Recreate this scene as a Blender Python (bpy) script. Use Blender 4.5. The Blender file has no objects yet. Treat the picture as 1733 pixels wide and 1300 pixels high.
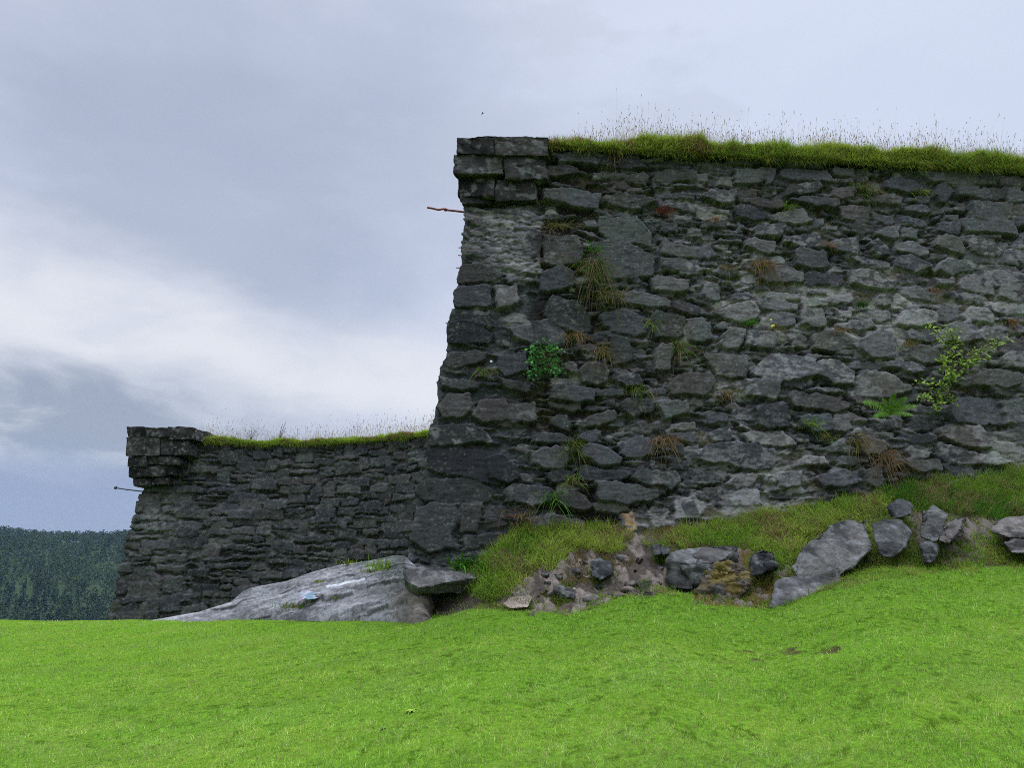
import bpy, bmesh, math
import numpy as np
from mathutils import Vector
D2R = math.radians
sc = bpy.context.scene
COL = sc.collection

# ---------------------------------------------------------------- camera
EYE = 1.6
F_PX, CX, CY, PITCH = 1309.0, 866.5, 650.0, D2R(14.56)
cam_d = bpy.data.cameras.new('camera')
cam_d.sensor_width = 36.0
cam_d.lens = 36.0 * F_PX / 1733.0
cam_d.clip_start, cam_d.clip_end = 0.05, 12000
cam = bpy.data.objects.new('camera', cam_d)
COL.objects.link(cam)
cam.location = (0, 0, EYE)
cam.rotation_euler = (D2R(90) + PITCH, 0, 0)
sc.camera = cam

def ray(px, py):
    a = (np.asarray(px, float) - CX) / F_PX
    b = (CY - np.asarray(py, float)) / F_PX
    return np.stack(np.broadcast_arrays(a, math.cos(PITCH) - b * math.sin(PITCH), math.sin(PITCH) + b * math.cos(PITCH)), -1)

def P(px, py, Y):                     # a point seen at (px,py), Y metres ahead of the camera
    d = ray(px, py)
    k = np.asarray(Y, float) / d[..., 1]
    return d * k[..., None] + np.array([0, 0, EYE])

def proj(p):                          # inverse: where a world point is seen
    x, y, z = p[..., 0], p[..., 1], p[..., 2] - EYE
    f = y * math.cos(PITCH) + z * math.sin(PITCH)
    u = -y * math.sin(PITCH) + z * math.cos(PITCH)
    f = np.where(f < 0.05, 0.05, f)
    return CX + F_PX * x / f, CY - F_PX * u / f

# ---------------------------------------------------------------- light
sc.view_settings.view_transform = 'Standard'
sc.view_settings.look = 'None'
sc.view_settings.exposure = 0.0
sc.view_settings.gamma = 1.0
SUN_EL, SUN_AZ = D2R(60), D2R(12)     # azimuth measured from +Y towards +X (beyond the wall)
sun_d = bpy.data.lights.new('sun', 'SUN')
sun_d.energy, sun_d.angle, sun_d.color = 1.5, D2R(40), (1.0, 0.96, 0.9)
sun = bpy.data.objects.new('sun', sun_d)
COL.objects.link(sun)
sv = Vector((math.sin(SUN_AZ) * math.cos(SUN_EL), math.cos(SUN_AZ) * math.cos(SUN_EL), math.sin(SUN_EL)))
sun.rotation_euler = sv.to_track_quat('Z', 'Y').to_euler()
sun.location = (0, -20, 40)

W = bpy.data.worlds.new('World')
sc.world = W
W.use_nodes = True
nt = W.node_tree
for n in list(nt.nodes): nt.nodes.remove(n)

class NG:                             # small node-graph writer
    def __init__(s, tree): s.t = tree
    def n(s, typ, **kw):
        o = s.t.nodes.new(typ)
        for k, v in kw.items():
            if k == 'ins':
                for a, b in v.items():
                    if isinstance(b, bpy.types.NodeSocket): s.t.links.new(b, o.inputs[a])
                    else: o.inputs[a].default_value = b
            else: setattr(o, k, v)
        return o
    def m(s, op, a, b=0.0, c=0.0, clamp=False):
        return s.n('ShaderNodeMath', operation=op, use_clamp=clamp, ins={0: a, 1: b, 2: c}).outputs[0]
    def mr(s, v, a, b, c=0.0, d=1.0, typ='SMOOTHSTEP'):
        return s.n('ShaderNodeMapRange', interpolation_type=typ, ins={0: v, 1: a, 2: b, 3: c, 4: d}).outputs[0]
    def mix(s, f, a, b, typ='MIX'):
        o = s.n('ShaderNodeMix', data_type='RGBA', blend_type=typ)
        for i, v in ((0, f), (6, a), (7, b)):
            if isinstance(v, bpy.types.NodeSocket): s.t.links.new(v, o.inputs[i])
            else: o.inputs[i].default_value = v if i == 0 else (*v[:3], 1)
        return o.outputs[2]
    def noise(s, vec, scale, detail=5, rough=0.55, dist=0.0):
        o = s.n('ShaderNodeTexNoise', ins={'Scale': scale, 'Detail': detail, 'Roughness': rough, 'Distortion': dist})
        s.t.links.new(vec, o.inputs['Vector'])
        return o.outputs['Fac']
    def dot(s, v, d):
        o = s.n('ShaderNodeVectorMath', operation='DOT_PRODUCT')
        s.t.links.new(v, o.inputs[0]); o.inputs[1].default_value = tuple(d)
        return o.outputs['Value']

def lin(r, g, b):
    f = lambda c: (c / 255 / 12.92) if c <= 10 else ((c / 255 + 0.055) / 1.055) ** 2.4
    return (f(r), f(g), f(b), 1.0)

g = NG(nt)
tc = g.n('ShaderNodeTexCoord').outputs['Generated']
sky = g.n('ShaderNodeTexSky', sky_type='NISHITA', sun_disc=False, sun_elevation=SUN_EL, sun_rotation=SUN_AZ)
unit = lambda v: np.asarray(v) / np.linalg.norm(v)
def sdir(px, py): return unit(ray(px, py))
# warped direction so that cloud edges are ragged
wn = g.n('ShaderNodeTexNoise', ins={'Scale': 3.2, 'Detail': 6.0, 'Roughness': 0.55})
mp = g.n('ShaderNodeMapping', ins={'Scale': (1.0, 1.0, 2.6)})
nt.links.new(tc, mp.inputs['Vector'])
nt.links.new(mp.outputs[0], wn.inputs['Vector'])
wsub = g.n('ShaderNodeVectorMath', operation='SUBTRACT', ins={0: wn.outputs['Color'], 1: (0.5, 0.5, 0.5)})
wscl = g.n('ShaderNodeVectorMath', operation='SCALE', ins={0: wsub.outputs[0], 3: 0.16})
wdir = g.n('ShaderNodeVectorMath', operation='ADD', ins={0: tc, 1: wscl.outputs[0]}).outputs[0]
el = g.dot(wdir, (0, 0, 1))
def lobe(px, py, rad_px, soft=1.0):   # soft patch of cloud round one direction
    c = sdir(px, py)
    d = g.dot(wdir, c)
    r = rad_px / F_PX
    return g.mr(d, math.cos(r), math.cos(r * 0.15))
n1 = g.noise(mp.outputs[0], 2.4, 7, 0.55, 0.4)
n2 = g.noise(mp.outputs[0], 7.0, 6, 0.55, 0.5)
base = g.mix(g.mr(n1, 0.35, 0.68), lin(184, 194, 217), lin(206, 213, 232))
# brighter towards the upper right
base = g.mix(g.m('MULTIPLY', g.mr(g.dot(tc, unit((1, 0.25, 0.15))), -0.05, 0.55), 0.75), base, lin(219, 229, 250))
base = g.mix(g.m('MULTIPLY', lobe(430, 330, 520), 0.55), base, lin(174, 185, 208))
base = g.mix(g.m('MULTIPLY', lobe(330, 420, 300), 0.35), base, lin(170, 180, 202))
base = g.mix(g.m('MULTIPLY', lobe(900, 120, 200), 0.35), base, lin(196, 204, 220))
# bright streak that falls from left to right
nb = unit(np.cross(sdir(0, 500), sdir(700, 655)))
if nb[2] < 0: nb = -nb
db = g.dot(wdir, nb)
band = g.m('MULTIPLY', g.mr(db, 0.105, 0.0), g.mr(db, -0.13, -0.02))
base = g.mix(g.m('MULTIPLY', band, g.mr(n2, 0.25, 0.6, 0.6, 0.9)), base, lin(235, 238, 244))
# darker blue-grey bank of cloud under the streak, on the left
low = g.m('MULTIPLY', g.mr(db, -0.015, -0.075), g.mr(g.dot(wdir, unit((1, 0.5, 0))), 0.28, -0.02))
lowc = g.mix(g.mr(n2, 0.4, 0.66), lin(157, 168, 188), lin(200, 207, 220))
lowc = g.mix(g.mr(db, -0.11, -0.19), lowc, lin(148, 164, 196))
base = g.mix(g.m('MULTIPLY', low, 0.95), base, lowc)
# overcast dome: unseen sky overhead and behind viewer, brightened to light lawn and wall
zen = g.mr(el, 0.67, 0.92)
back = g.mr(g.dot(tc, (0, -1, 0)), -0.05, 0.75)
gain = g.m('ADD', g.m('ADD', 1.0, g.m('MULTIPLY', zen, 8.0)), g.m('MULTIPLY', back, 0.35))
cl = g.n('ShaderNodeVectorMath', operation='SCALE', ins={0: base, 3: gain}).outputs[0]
bg1 = g.n('ShaderNodeBackground', ins={'Color': sky.outputs[0], 'Strength': 0.08})
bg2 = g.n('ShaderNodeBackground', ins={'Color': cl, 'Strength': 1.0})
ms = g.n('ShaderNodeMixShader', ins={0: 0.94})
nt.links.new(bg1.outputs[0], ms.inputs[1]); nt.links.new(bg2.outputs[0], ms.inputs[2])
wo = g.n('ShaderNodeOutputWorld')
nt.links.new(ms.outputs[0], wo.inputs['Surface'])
sc.cycles.filter_width = 1.0
sc.cycles.use_denoising = False            # keep the fine stone and grass grain
sc.cycles.sample_clamp_indirect = 2.0
sc.cycles.max_bounces = 6
sc.cycles.transparent_max_bounces = 8
sc.cycles.volume_bounces = 0

# ---------------------------------------------------------------- noise and mesh helpers
rng = np.random.default_rng(7)
T2 = np.random.default_rng(1).random((256, 256))
T3 = np.random.default_rng(2).random((64, 64, 64))
def vn2(x, y, s=0):
    x = x + s * 17.3; y = y + s * 9.1
    ix, iy = np.floor(x).astype(int), np.floor(y).astype(int)
    fx, fy = x - ix, y - iy
    fx, fy = fx * fx * (3 - 2 * fx), fy * fy * (3 - 2 * fy)
    i0, i1, j0, j1 = ix & 255, (ix + 1) & 255, iy & 255, (iy + 1) & 255
    return (T2[i0, j0] * (1 - fx) + T2[i1, j0] * fx) * (1 - fy) + (T2[i0, j1] * (1 - fx) + T2[i1, j1] * fx) * fy
def fbm2(x, y, o=4, s=0, gain=0.5):
    r, a, t = 0, 1.0, 0
    for k in range(o):
        r = r + a * vn2(x * 2 ** k, y * 2 ** k, s + k * 3.7); t += a; a *= gain
    return r / t
def vn3(p, s=0):
    p = p + s * 7.7
    i = np.floor(p).astype(int); f = p - i; f = f * f * (3 - 2 * f)
    a, b = i & 63, (i + 1) & 63
    r = 0
    for dx in (0, 1):
        for dy in (0, 1):
            for dz in (0, 1):
                w = (f[:, 0] if dx else 1 - f[:, 0]) * (f[:, 1] if dy else 1 - f[:, 1]) * (f[:, 2] if dz else 1 - f[:, 2])
                r = r + w * T3[(b if dx else a)[:, 0], (b if dy else a)[:, 1], (b if dz else a)[:, 2]]
    return r
def fbm3(p, o=4, s=0):
    r, a, t = 0, 1.0, 0
    for k in range(o):
        r = r + a * vn3(p * 2 ** k, s + k); t += a; a *= 0.5
    return r / t
def sstep(x, a, b):
    t = np.clip((x - a) / (b - a), 0, 1)
    return t * t * (3 - 2 * t)

def mesh(name, v, f, mat, parent=None, col=None, smooth=True):
    v = np.ascontiguousarray(v, dtype=np.float32).reshape(-1, 3)
    f = np.ascontiguousarray(f, dtype=np.int32)
    k = f.shape[1]
    me = bpy.data.meshes.new(name)
    me.vertices.add(len(v)); me.vertices.foreach_set('co', v.ravel())
    me.loops.add(f.size); me.loops.foreach_set('vertex_index', f.ravel())
    me.polygons.add(len(f)); me.polygons.foreach_set('loop_start', np.arange(0, f.size, k, dtype=np.int32))
    if smooth: me.polygons.foreach_set('use_smooth', np.ones(len(f), dtype=bool))
    me.update(calc_edges=True)
    if col is not None:
        c = np.ones((len(v), 4), dtype=np.float32); c[:, :3] = np.asarray(col).reshape(-1, 3)
        me.color_attributes.new('Col', 'FLOAT_COLOR', 'POINT').data.foreach_set('color', c.ravel())
    me.materials.append(mat)
    o = bpy.data.objects.new(name, me)
    COL.objects.link(o)
    if parent: o.parent = parent
    return o
def tag(o, label=None, cat=None, group=None, kind=None):
    if label: o['label'] = label
    if cat: o['category'] = cat
    if group: o['group'] = group
    if kind: o['kind'] = kind
    return o
def empty(name, loc):
    o = bpy.data.objects.new(name, None); COL.objects.link(o)
    o.location = tuple(float(q) for q in loc)
    o.empty_display_size = 0.2
    return o
def child(o, root):                   # parent a mesh built in world coordinates
    o.parent = root
    o.matrix_parent_inverse = root.matrix_world.inverted() if False else o.matrix_parent_inverse
    o.location = tuple(-q for q in root.location)
    return o
def grid_faces(nr, nc):
    i = np.arange(nr - 1)[:, None] * nc + np.arange(nc - 1)[None]
    return np.stack([i, i + 1, i + nc + 1, i + nc], -1).reshape(-1, 4)

# ---------------------------------------------------------------- materials
def mat_rock(name, fine=1.0, speck=0.5, rough=0.85, bump=0.35, strata=(3, 3, 14), con=1.0):
    m = bpy.data.materials.new(name); m.use_nodes = True
    t = m.node_tree; b = t.nodes['Principled BSDF']; q = NG(t)
    att = q.n('ShaderNodeAttribute', attribute_name='Col').outputs['Color']
    co = q.n('ShaderNodeTexCoord').outputs['Object']
    mpn = q.n('ShaderNodeMapping', ins={'Scale': strata}); t.links.new(co, mpn.inputs['Vector'])
    a = q.noise(mpn.outputs[0], 2.2 * fine, 8, 0.62, 0.4)
    bb = q.noise(co, 26 * fine, 5, 0.65)
    c = q.mix(1.0, att, q.n('ShaderNodeCombineColor', ins={i: q.mr(a, 0.25, 0.75, 1 - 0.38 * con, 1 + 0.42 * con, 'LINEAR') for i in range(3)}).outputs[0], 'MULTIPLY')
    c = q.mix(1.0, c, q.n('ShaderNodeCombineColor', ins={i: q.mr(bb, 0.3, 0.7, 0.72, 1.3, 'LINEAR') for i in range(3)}).outputs[0], 'MULTIPLY')
    # pale lichen flecks
    vo = q.noise(co, 9 * fine, 8, 0.72)
    vm = q.noise(co, 1.7 * fine, 3, 0.5)
    fl = q.m('MULTIPLY', q.mr(vo, 0.60, 0.68), q.mr(vm, 0.42, 0.62))
    c = q.mix(q.m('MULTIPLY', fl, speck), c, (0.27, 0.28, 0.26))
    t.links.new(c, b.inputs['Base Color'])
    b.inputs['Roughness'].default_value = rough
    b.inputs['Specular IOR Level'].default_value = 0.15
    h = q.m('ADD', q.m('MULTIPLY', a, 0.6), q.m('MULTIPLY', bb, 0.4))
    bu = q.n('ShaderNodeBump', ins={'Strength': bump, 'Distance': 0.03, 'Height': h})
    t.links.new(bu.outputs[0], b.inputs['Normal'])
    return m
def mat_leaf(name, trans=0.3, rough=0.6, gloss=0.0):
    m = bpy.data.materials.new(name); m.use_nodes = True
    t = m.node_tree; b = t.nodes['Principled BSDF']; q = NG(t)
    att = q.n('ShaderNodeAttribute', attribute_name='Col').outputs['Color']
    df = q.n('ShaderNodeBsdfDiffuse'); t.links.new(att, df.inputs['Color'])
    tr = q.n('ShaderNodeBsdfTranslucent'); t.links.new(att, tr.inputs['Color'])
    mx = q.n('ShaderNodeMixShader', ins={0: trans})
    t.links.new(df.outputs[0], mx.inputs[1]); t.links.new(tr.outputs[0], mx.inputs[2])
    out = mx.outputs[0]
    if gloss:
        t.links.new(att, b.inputs['Base Color']); b.inputs['Roughness'].default_value = rough
        m2_ = q.n('ShaderNodeMixShader', ins={0: gloss})
        t.links.new(out, m2_.inputs[1]); t.links.new(b.outputs[0], m2_.inputs[2]); out = m2_.outputs[0]
    t.links.new(out, t.nodes['Material Output'].inputs['Surface'])
    return m
def mat_soil(name):
    m = bpy.data.materials.new(name); m.use_nodes = True
    t = m.node_tree; b = t.nodes['Principled BSDF']; q = NG(t)
    att = q.n('ShaderNodeAttribute', attribute_name='Col').outputs['Color']
    co = q.n('ShaderNodeTexCoord').outputs['Object']
    a = q.noise(co, 18, 8, 0.7)
    c = q.mix(1.0, att, q.n('ShaderNodeCombineColor', ins={i: q.mr(a, 0.3, 0.7, 0.5, 1.5, 'LINEAR') for i in range(3)}).outputs[0], 'MULTIPLY')
    t.links.new(c, b.inputs['Base Color'])
    df = q.n('ShaderNodeBsdfDiffuse'); t.links.new(c, df.inputs['Color']); t.links.new(df.outputs[0], t.nodes['Material Output'].inputs['Surface'])
    bu = q.n('ShaderNodeBump', ins={'Strength': 0.5, 'Distance': 0.03, 'Height': a})
    t.links.new(bu.outputs[0], df.inputs['Normal'])
    return m
M_WALL = mat_rock('wall_stone', 1.0, 0.5, 0.85, 0.35, (3, 3, 9), 0.45)
M_FAR = mat_rock('far_wall_stone', 0.7, 0.3, 0.88, 0.35, (2, 2, 6), 0.5)
M_ROCK = mat_rock('boulder_rock', 1.3, 0.45, 0.8, 0.8, (4, 4, 9))
M_BED = mat_rock('bedrock', 0.8, 0.45, 0.75, 0.4, (2, 5, 11))
M_GRASS = mat_leaf('grass_blade', 0.38, 0.9)
M_LEAF = mat_leaf('leaf', 0.3, 0.5, 0.3)
M_SOIL = mat_soil('soil')
M_FOREST = mat_leaf('forest_leaf', 0.1, 0.8)
def mat_plain(name, c, rough=0.7, metal=0.0):
    m = bpy.data.materials.new(name); m.use_nodes = True
    t = m.node_tree; b = t.nodes['Principled BSDF']; q = NG(t)
    co = q.n('ShaderNodeTexCoord').outputs['Object']
    a = q.noise(co, 40, 5, 0.6)
    cc = q.mix(q.mr(a, 0.35, 0.7), c, tuple(k * 0.55 for k in c[:3]))
    t.links.new(cc, b.inputs['Base Color'])
    b.inputs['Roughness'].default_value = rough; b.inputs['Metallic'].default_value = metal
    return m

# ---------------------------------------------------------------- near wall frame
A = P(930, 250, 13.0)                                  # a point of the wall's top line
dB = ray(1733, 290); kB = (A[2] - EYE) / dB[2]
B_ = dB * kB + np.array([0, 0, EYE])                   # same height further right
DU = unit((B_ - A) * np.array([1, 1, 0]))
NH = np.array([DU[1], -DU[0], 0.0])
BAT = 0.115
WV = unit(np.array([0, 0, 1.0]) - BAT * NH)
NN = unit(NH + BAT * np.array([0, 0, 1.0]))
def to_uv(px, py):
    d = ray(px, py)
    k = ((A - np.array([0, 0, EYE])) @ NN) / (d @ NN)
    p = d * k[..., None] + np.array([0, 0, EYE]) - A
    return p @ DU, p @ WV
def wallpt(px, py, off=0.0):
    d = ray(px, py)
    k = ((A + off * NN - np.array([0, 0, EYE])) @ NN) / (d @ NN)
    return d * k[..., None] + np.array([0, 0, EYE])
EDGE = np.array([(786, 236), (786, 350), (781, 385), (776, 430), (771, 480), (762, 520), (754, 555), (751, 592), (741, 630), (736, 655), (731, 700), (722, 745), (715, 790), (706, 830), (697, 870), (690, 915), (684, 950), (680, 985), (677, 1020)], float)
EU, EV = to_uv(EDGE[:, 0], EDGE[:, 1])
def uL(v): return np.interp(v, EV[::-1], EU[::-1])

# ---------------------------------------------------------------- ground shape
LE = np.array([(-900, 1052, 21), (-300, 1052, 20.5), (0, 1051, 20), (100, 1053, 19.6), (185, 1051, 19), (270, 1050, 17.5), (420, 1047, 15.5), (540, 1046, 13.8), (700, 1041, 12), (800, 1028, 11.3), (850, 1030, 11.0), (960, 1037, 10.7), (1050, 1012, 10.9), (1110, 997, 11.0), (1180, 1010, 10.8), (1300, 1026, 10.5), (1420, 980, 10.9), (1500, 955, 11.2), (1590, 963, 11.1), (1733, 957, 11.2), (2100, 945, 11.4), (3200, 930, 11.5)])
FT = np.array([(680, 1020), (740, 1012), (790, 985), (815, 950), (850, 912), (940, 892), (1060, 902), (1200, 890), (1300, 868), (1400, 856), (1500, 834), (1600, 818), (1733, 800), (2000, 785), (3000, 760)], float)
LP = P(LE[:, 0], LE[:, 1], LE[:, 2]); LT = LP[:, 0] / LP[:, 1]
FP = wallpt(FT[:, 0], FT[:, 1]); FTT = FP[:, 0] / FP[:, 1]
T0 = FTT[0]
def ground(x, y):
    yy = np.maximum(y, 0.02)
    t = np.clip(x / np.maximum(yy, 0.6), -1.6, 1.6)
    Ye, Ze = np.interp(t, LT, LP[:, 1]), np.interp(t, LT, LP[:, 2])
    Yf, Zf = np.interp(t, FTT, FP[:, 1]), np.interp(t, FTT, FP[:, 2])
    q = yy / Ye
    z_l = Ze * np.minimum(q, 1) * (1 - 0.10 * np.sin(np.pi * np.clip(q, 0, 1)))
    s = np.clip((yy - Ye) / np.maximum(Yf - Ye, 0.3), 0, 1)
    z_b = Ze + (Zf - Ze) * (0.75 * s + 0.25 * sstep(s, 0, 1))
    over = np.maximum(yy - Ye, 0)
    z_d = Ze - 0.13 * over * sstep(over, 0, 6) - 0.02 * over
    w = sstep(t, T0 - 0.02, T0 + 0.05)
    z = np.where(yy <= Ye, z_l, z_d * (1 - w) + z_b * w)
    # far: the valley and the wooded hill beyond it
    r = np.hypot(x, y)
    far = sstep(r, 45, 160)
    valley = -18 - 30 * sstep(r, 120, 500)
    ridge = 88 + 6 * np.sin(x * 0.012 + 0.6) + 6 * (fbm2(x * 0.01, y * 0.002, 3, 4) - 0.5) * 2
    ridge = ridge - 14 * sstep(x, -950, -700)
    hill = (ridge + 48) * sstep(r, 560, 1500) ** 0.8
    z = z * (1 - far) + far * np.where(r < 4500, valley + hill, 0)
    z = z + (fbm2(x * 0.7, y * 0.7, 3, 5) - 0.5) * 0.07 * (r < 60) * np.clip(r / 4, 0, 1)
    return z

def inpoly(px, py, poly):
    r = np.zeros(px.shape, bool); n = len(poly)
    for i in range(n):
        x1, y1 = poly[i]; x2, y2 = poly[(i + 1) % n]
        c = ((y1 > py) != (y2 > py)) & (px < (x2 - x1) * (py - y1) / (y2 - y1 + 1e-9) + x1)
        r ^= c
    return r
RUBBLE = [(845, 1028), (870, 1000), (930, 965), (985, 935), (1060, 930), (1070, 895), (1095, 900), (1130, 930), (1130, 1000), (1050, 1015), (965, 1040)]
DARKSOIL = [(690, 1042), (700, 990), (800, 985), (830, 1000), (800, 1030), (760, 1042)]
MOSSY = [(1170, 1025), (1200, 940), (1330, 930), (1340, 970), (1290, 1030)]
RUB2 = [(1560, 960), (1540, 880), (1760, 870), (1760, 920), (1700, 935), (1600, 962)]

az = np.concatenate([np.linspace(-180, -46, 50, endpoint=False), np.linspace(-46, 46, 520), np.linspace(46, 180, 51)[1:]])
rr = np.concatenate([np.geomspace(0.4, 4, 24, endpoint=False), np.arange(4, 9, 0.05), np.arange(9, 14.5, 0.045), np.geomspace(14.5, 60, 60), np.geomspace(63, 1640, 80)])
aa, rg = np.meshgrid(np.radians(az), rr)
gx, gy = rg * np.sin(aa), rg * np.cos(aa)
gz = ground(gx, gy)
gp = np.stack([gx, gy, gz], -1)
gpx, gpy = proj(gp)
gpx = np.where(gy > 1, gpx, -9999)
tt = gx / np.maximum(gy, 0.6)
onbank = (gy > np.interp(tt, LT, LP[:, 1]) - 0.05) & (gy < 15) & (tt > T0 - 0.03)
wob = (fbm2(gx * 3, gy * 3, 3, 8) - 0.5) * 30
nzb = fbm2(gx * 6, gy * 6, 4, 9)
rub = inpoly(gpx + wob, gpy + wob, RUBBLE) & (gy < 15)
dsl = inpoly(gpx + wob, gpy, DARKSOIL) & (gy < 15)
rub2 = inpoly(gpx + wob, gpy + wob * 0.5, RUB2) & (gy < 15)
mos = inpoly(gpx + wob, gpy + wob * 0.5, MOSSY) & (gy < 15)
gz = gz + np.where(rub | rub2 | mos, (fbm2(gx * 8, gy * 8, 5, 11, 0.65) - 0.5) * 0.34, 0)
gp[..., 2] = gz
gc = np.empty(gp.shape)
gc[:] = (0.075, 0.15, 0.012)
gc = np.where(onbank[..., None], np.array([0.055, 0.055, 0.022]), gc)
gc = np.where(rub[..., None], np.where((nzb > 0.52)[..., None], np.array([0.15, 0.122, 0.098]), np.array([0.07, 0.056, 0.044])), gc)
gc = np.where(rub2[..., None], np.where((nzb > 0.5)[..., None], np.array([0.13, 0.108, 0.088]), np.array([0.06, 0.05, 0.036])), gc)
gc = np.where(mos[..., None], np.where((nzb > 0.5)[..., None], np.array([0.085, 0.06, 0.02]), np.array([0.11, 0.09, 0.07])), gc)
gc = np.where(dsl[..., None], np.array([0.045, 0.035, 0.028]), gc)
gc = np.where((rg > 60)[..., None], np.array([0.03, 0.045, 0.018]), gc)
holes = sstep(fbm2(gx * 11, gy * 14, 3, 131), 0.66, 0.72) * (rg < 12) * ~onbank
gc = gc * (1 - 0.5 * holes[..., None])
mud = sstep(fbm2(gx * 5.5, gy * 11, 4, 21), 0.50, 0.62)
mudzone = inpoly(gpx, gpy, [(1205, 1108), (1240, 1100), (1300, 1098), (1420, 1094), (1430, 1106), (1310, 1112), (1290, 1122), (1215, 1124)])
MUD = mudzone * mud
gc = gc * (1 - MUD[..., None]) + np.array([0.045, 0.037, 0.016]) * MUD[..., None]
NR, NC = gx.shape
fc = grid_faces(NR, NC)
gv = gp.reshape(-1, 3)
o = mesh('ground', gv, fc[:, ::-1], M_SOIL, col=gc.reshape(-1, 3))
tag(o, kind='structure')

# ---------------------------------------------------------------- stone fields
def hull2(p):
    p = sorted(map(tuple, p))
    def half(q):
        h = []
        for c in q:
            while len(h) > 1 and (h[-1][0] - h[-2][0]) * (c[1] - h[-2][1]) - (h[-1][1] - h[-2][1]) * (c[0] - h[-2][0]) <= 0: h.pop()
            h.append(c)
        return h[:-1]
    return np.array(half(p) + half(p[::-1]))      # counter-clockwise
class Field:
    def __init__(s, u0, u1, v0, v1, step, base):
        s.u0, s.v0, s.st = u0, v0, step
        s.nu, s.nv = int((u1 - u0) / step) + 1, int((v1 - v0) / step) + 1
        s.H = np.full((s.nv, s.nu), base, np.float64); s.base = base
        s.C = np.zeros((s.nv, s.nu, 3)); s.C[:] = (0.03, 0.027, 0.022)
        s.K = np.zeros((s.nv, s.nu))              # 1 where a stone lies
        s.L = np.full((s.nv, s.nu), 0.5)          # how lichened each stone is
        s.R = np.random.default_rng(int(abs(u0) * 100) + 3)
    def uv(s):
        return np.meshgrid(s.u0 + np.arange(s.nu) * s.st, s.v0 + np.arange(s.nv) * s.st)
    def stone(s, poly, top, edge, col, tilt=0.03, over=True):
        h = hull2(poly)
        if len(h) < 3: return
        i0, i1 = int((h[:, 0].min() - s.u0) / s.st) - 1, int((h[:, 0].max() - s.u0) / s.st) + 3
        j0, j1 = int((h[:, 1].min() - s.v0) / s.st) - 1, int((h[:, 1].max() - s.v0) / s.st) + 3
        i0, j0, i1, j1 = max(i0, 0), max(j0, 0), min(i1, s.nu), min(j1, s.nv)
        if i1 <= i0 or j1 <= j0: return
        U, V = np.meshgrid(s.u0 + np.arange(i0, i1) * s.st, s.v0 + np.arange(j0, j1) * s.st)
        d = np.full(U.shape, -9.0); nx = np.roll(h, -1, 0)
        for a, b in zip(h, nx):
            e = b - a; L = math.hypot(*e)
            if L < 1e-6: continue
            d = np.maximum(d, ((U - a[0]) * e[1] - (V - a[1]) * e[0]) / L)
        rag = (vn2(U * 14, V * 14, s.R.random() * 50) - 0.5) * 0.035 + (vn2(U * 5, V * 5, s.R.random() * 50) - 0.5) * 0.05
        d = d + rag * min(1, edge / 0.022)
        q = np.clip(-d / edge, 0, 1)
        pr = 1 - (1 - q) ** 3.6
        c = h.mean(0); tu, tv = s.R.normal(0, tilt, 2)
        hh = s.base + (top - s.base) * pr + (tu * (U - c[0]) + (tv + 0.02) * (V - c[1])) * pr
        m = (d < 0) & (hh > s.H[j0:j1, i0:i1])
        s.H[j0:j1, i0:i1][m] = hh[m]
        s.C[j0:j1, i0:i1][m] = col
        s.K[j0:j1, i0:i1][m] = pr[m]
        s.L[j0:j1, i0:i1][m] = s.R.random() ** 1.3
    def samp(s, arr, u, v):
        x = np.clip((u - s.u0) / s.st, 0, s.nu - 1.001); y = np.clip((v - s.v0) / s.st, 0, s.nv - 1.001)
        i, j = x.astype(int), y.astype(int); fx, fy = x - i, y - j
        if arr.ndim == 3: fx, fy = fx[..., None], fy[..., None]
        return (arr[j, i] * (1 - fx) + arr[j, i + 1] * fx) * (1 - fy) + (arr[j + 1, i] * (1 - fx) + arr[j + 1, i + 1] * fx) * fy
PAL = 0.56 * np.array([1.09, 0.99, 0.99]) * np.array([(0.098, 0.106, 0.104), (0.088, 0.102, 0.094), (0.112, 0.108, 0.1), (0.07, 0.078, 0.083), (0.135, 0.135, 0.128), (0.092, 0.098, 0.106), (0.105, 0.11, 0.095)])
def slivers(F, n, u0, u1, v0, v1, top=(-0.10, -0.03), w=(0.1, 0.42), hh=(0.025, 0.09), dark=1.0):
    for _ in range(n):
        u, v = F.R.uniform(u0, u1), F.R.uniform(v0, v1)
        a, b = F.R.uniform(*w) / 2, F.R.uniform(*hh) / 2
        th = F.R.normal(-0.03, 0.14); ca, sa = math.cos(th), math.sin(th)
        pts = [(-a, -b * F.R.uniform(0.2, 1)), (-a * 0.6, b), (a * F.R.uniform(0.4, 0.9), b * F.R.uniform(0.6, 1)), (a, -b * F.R.uniform(0, 0.8)), (a * 0.4, -b)]
        F.stone([(u + x * ca - y * sa, v + x * sa + y * ca) for x, y in pts], F.R.uniform(*top), 0.022, PAL[F.R.integers(len(PAL))] * F.R.uniform(0.75, 1.5) * dark, 0.08)
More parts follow.
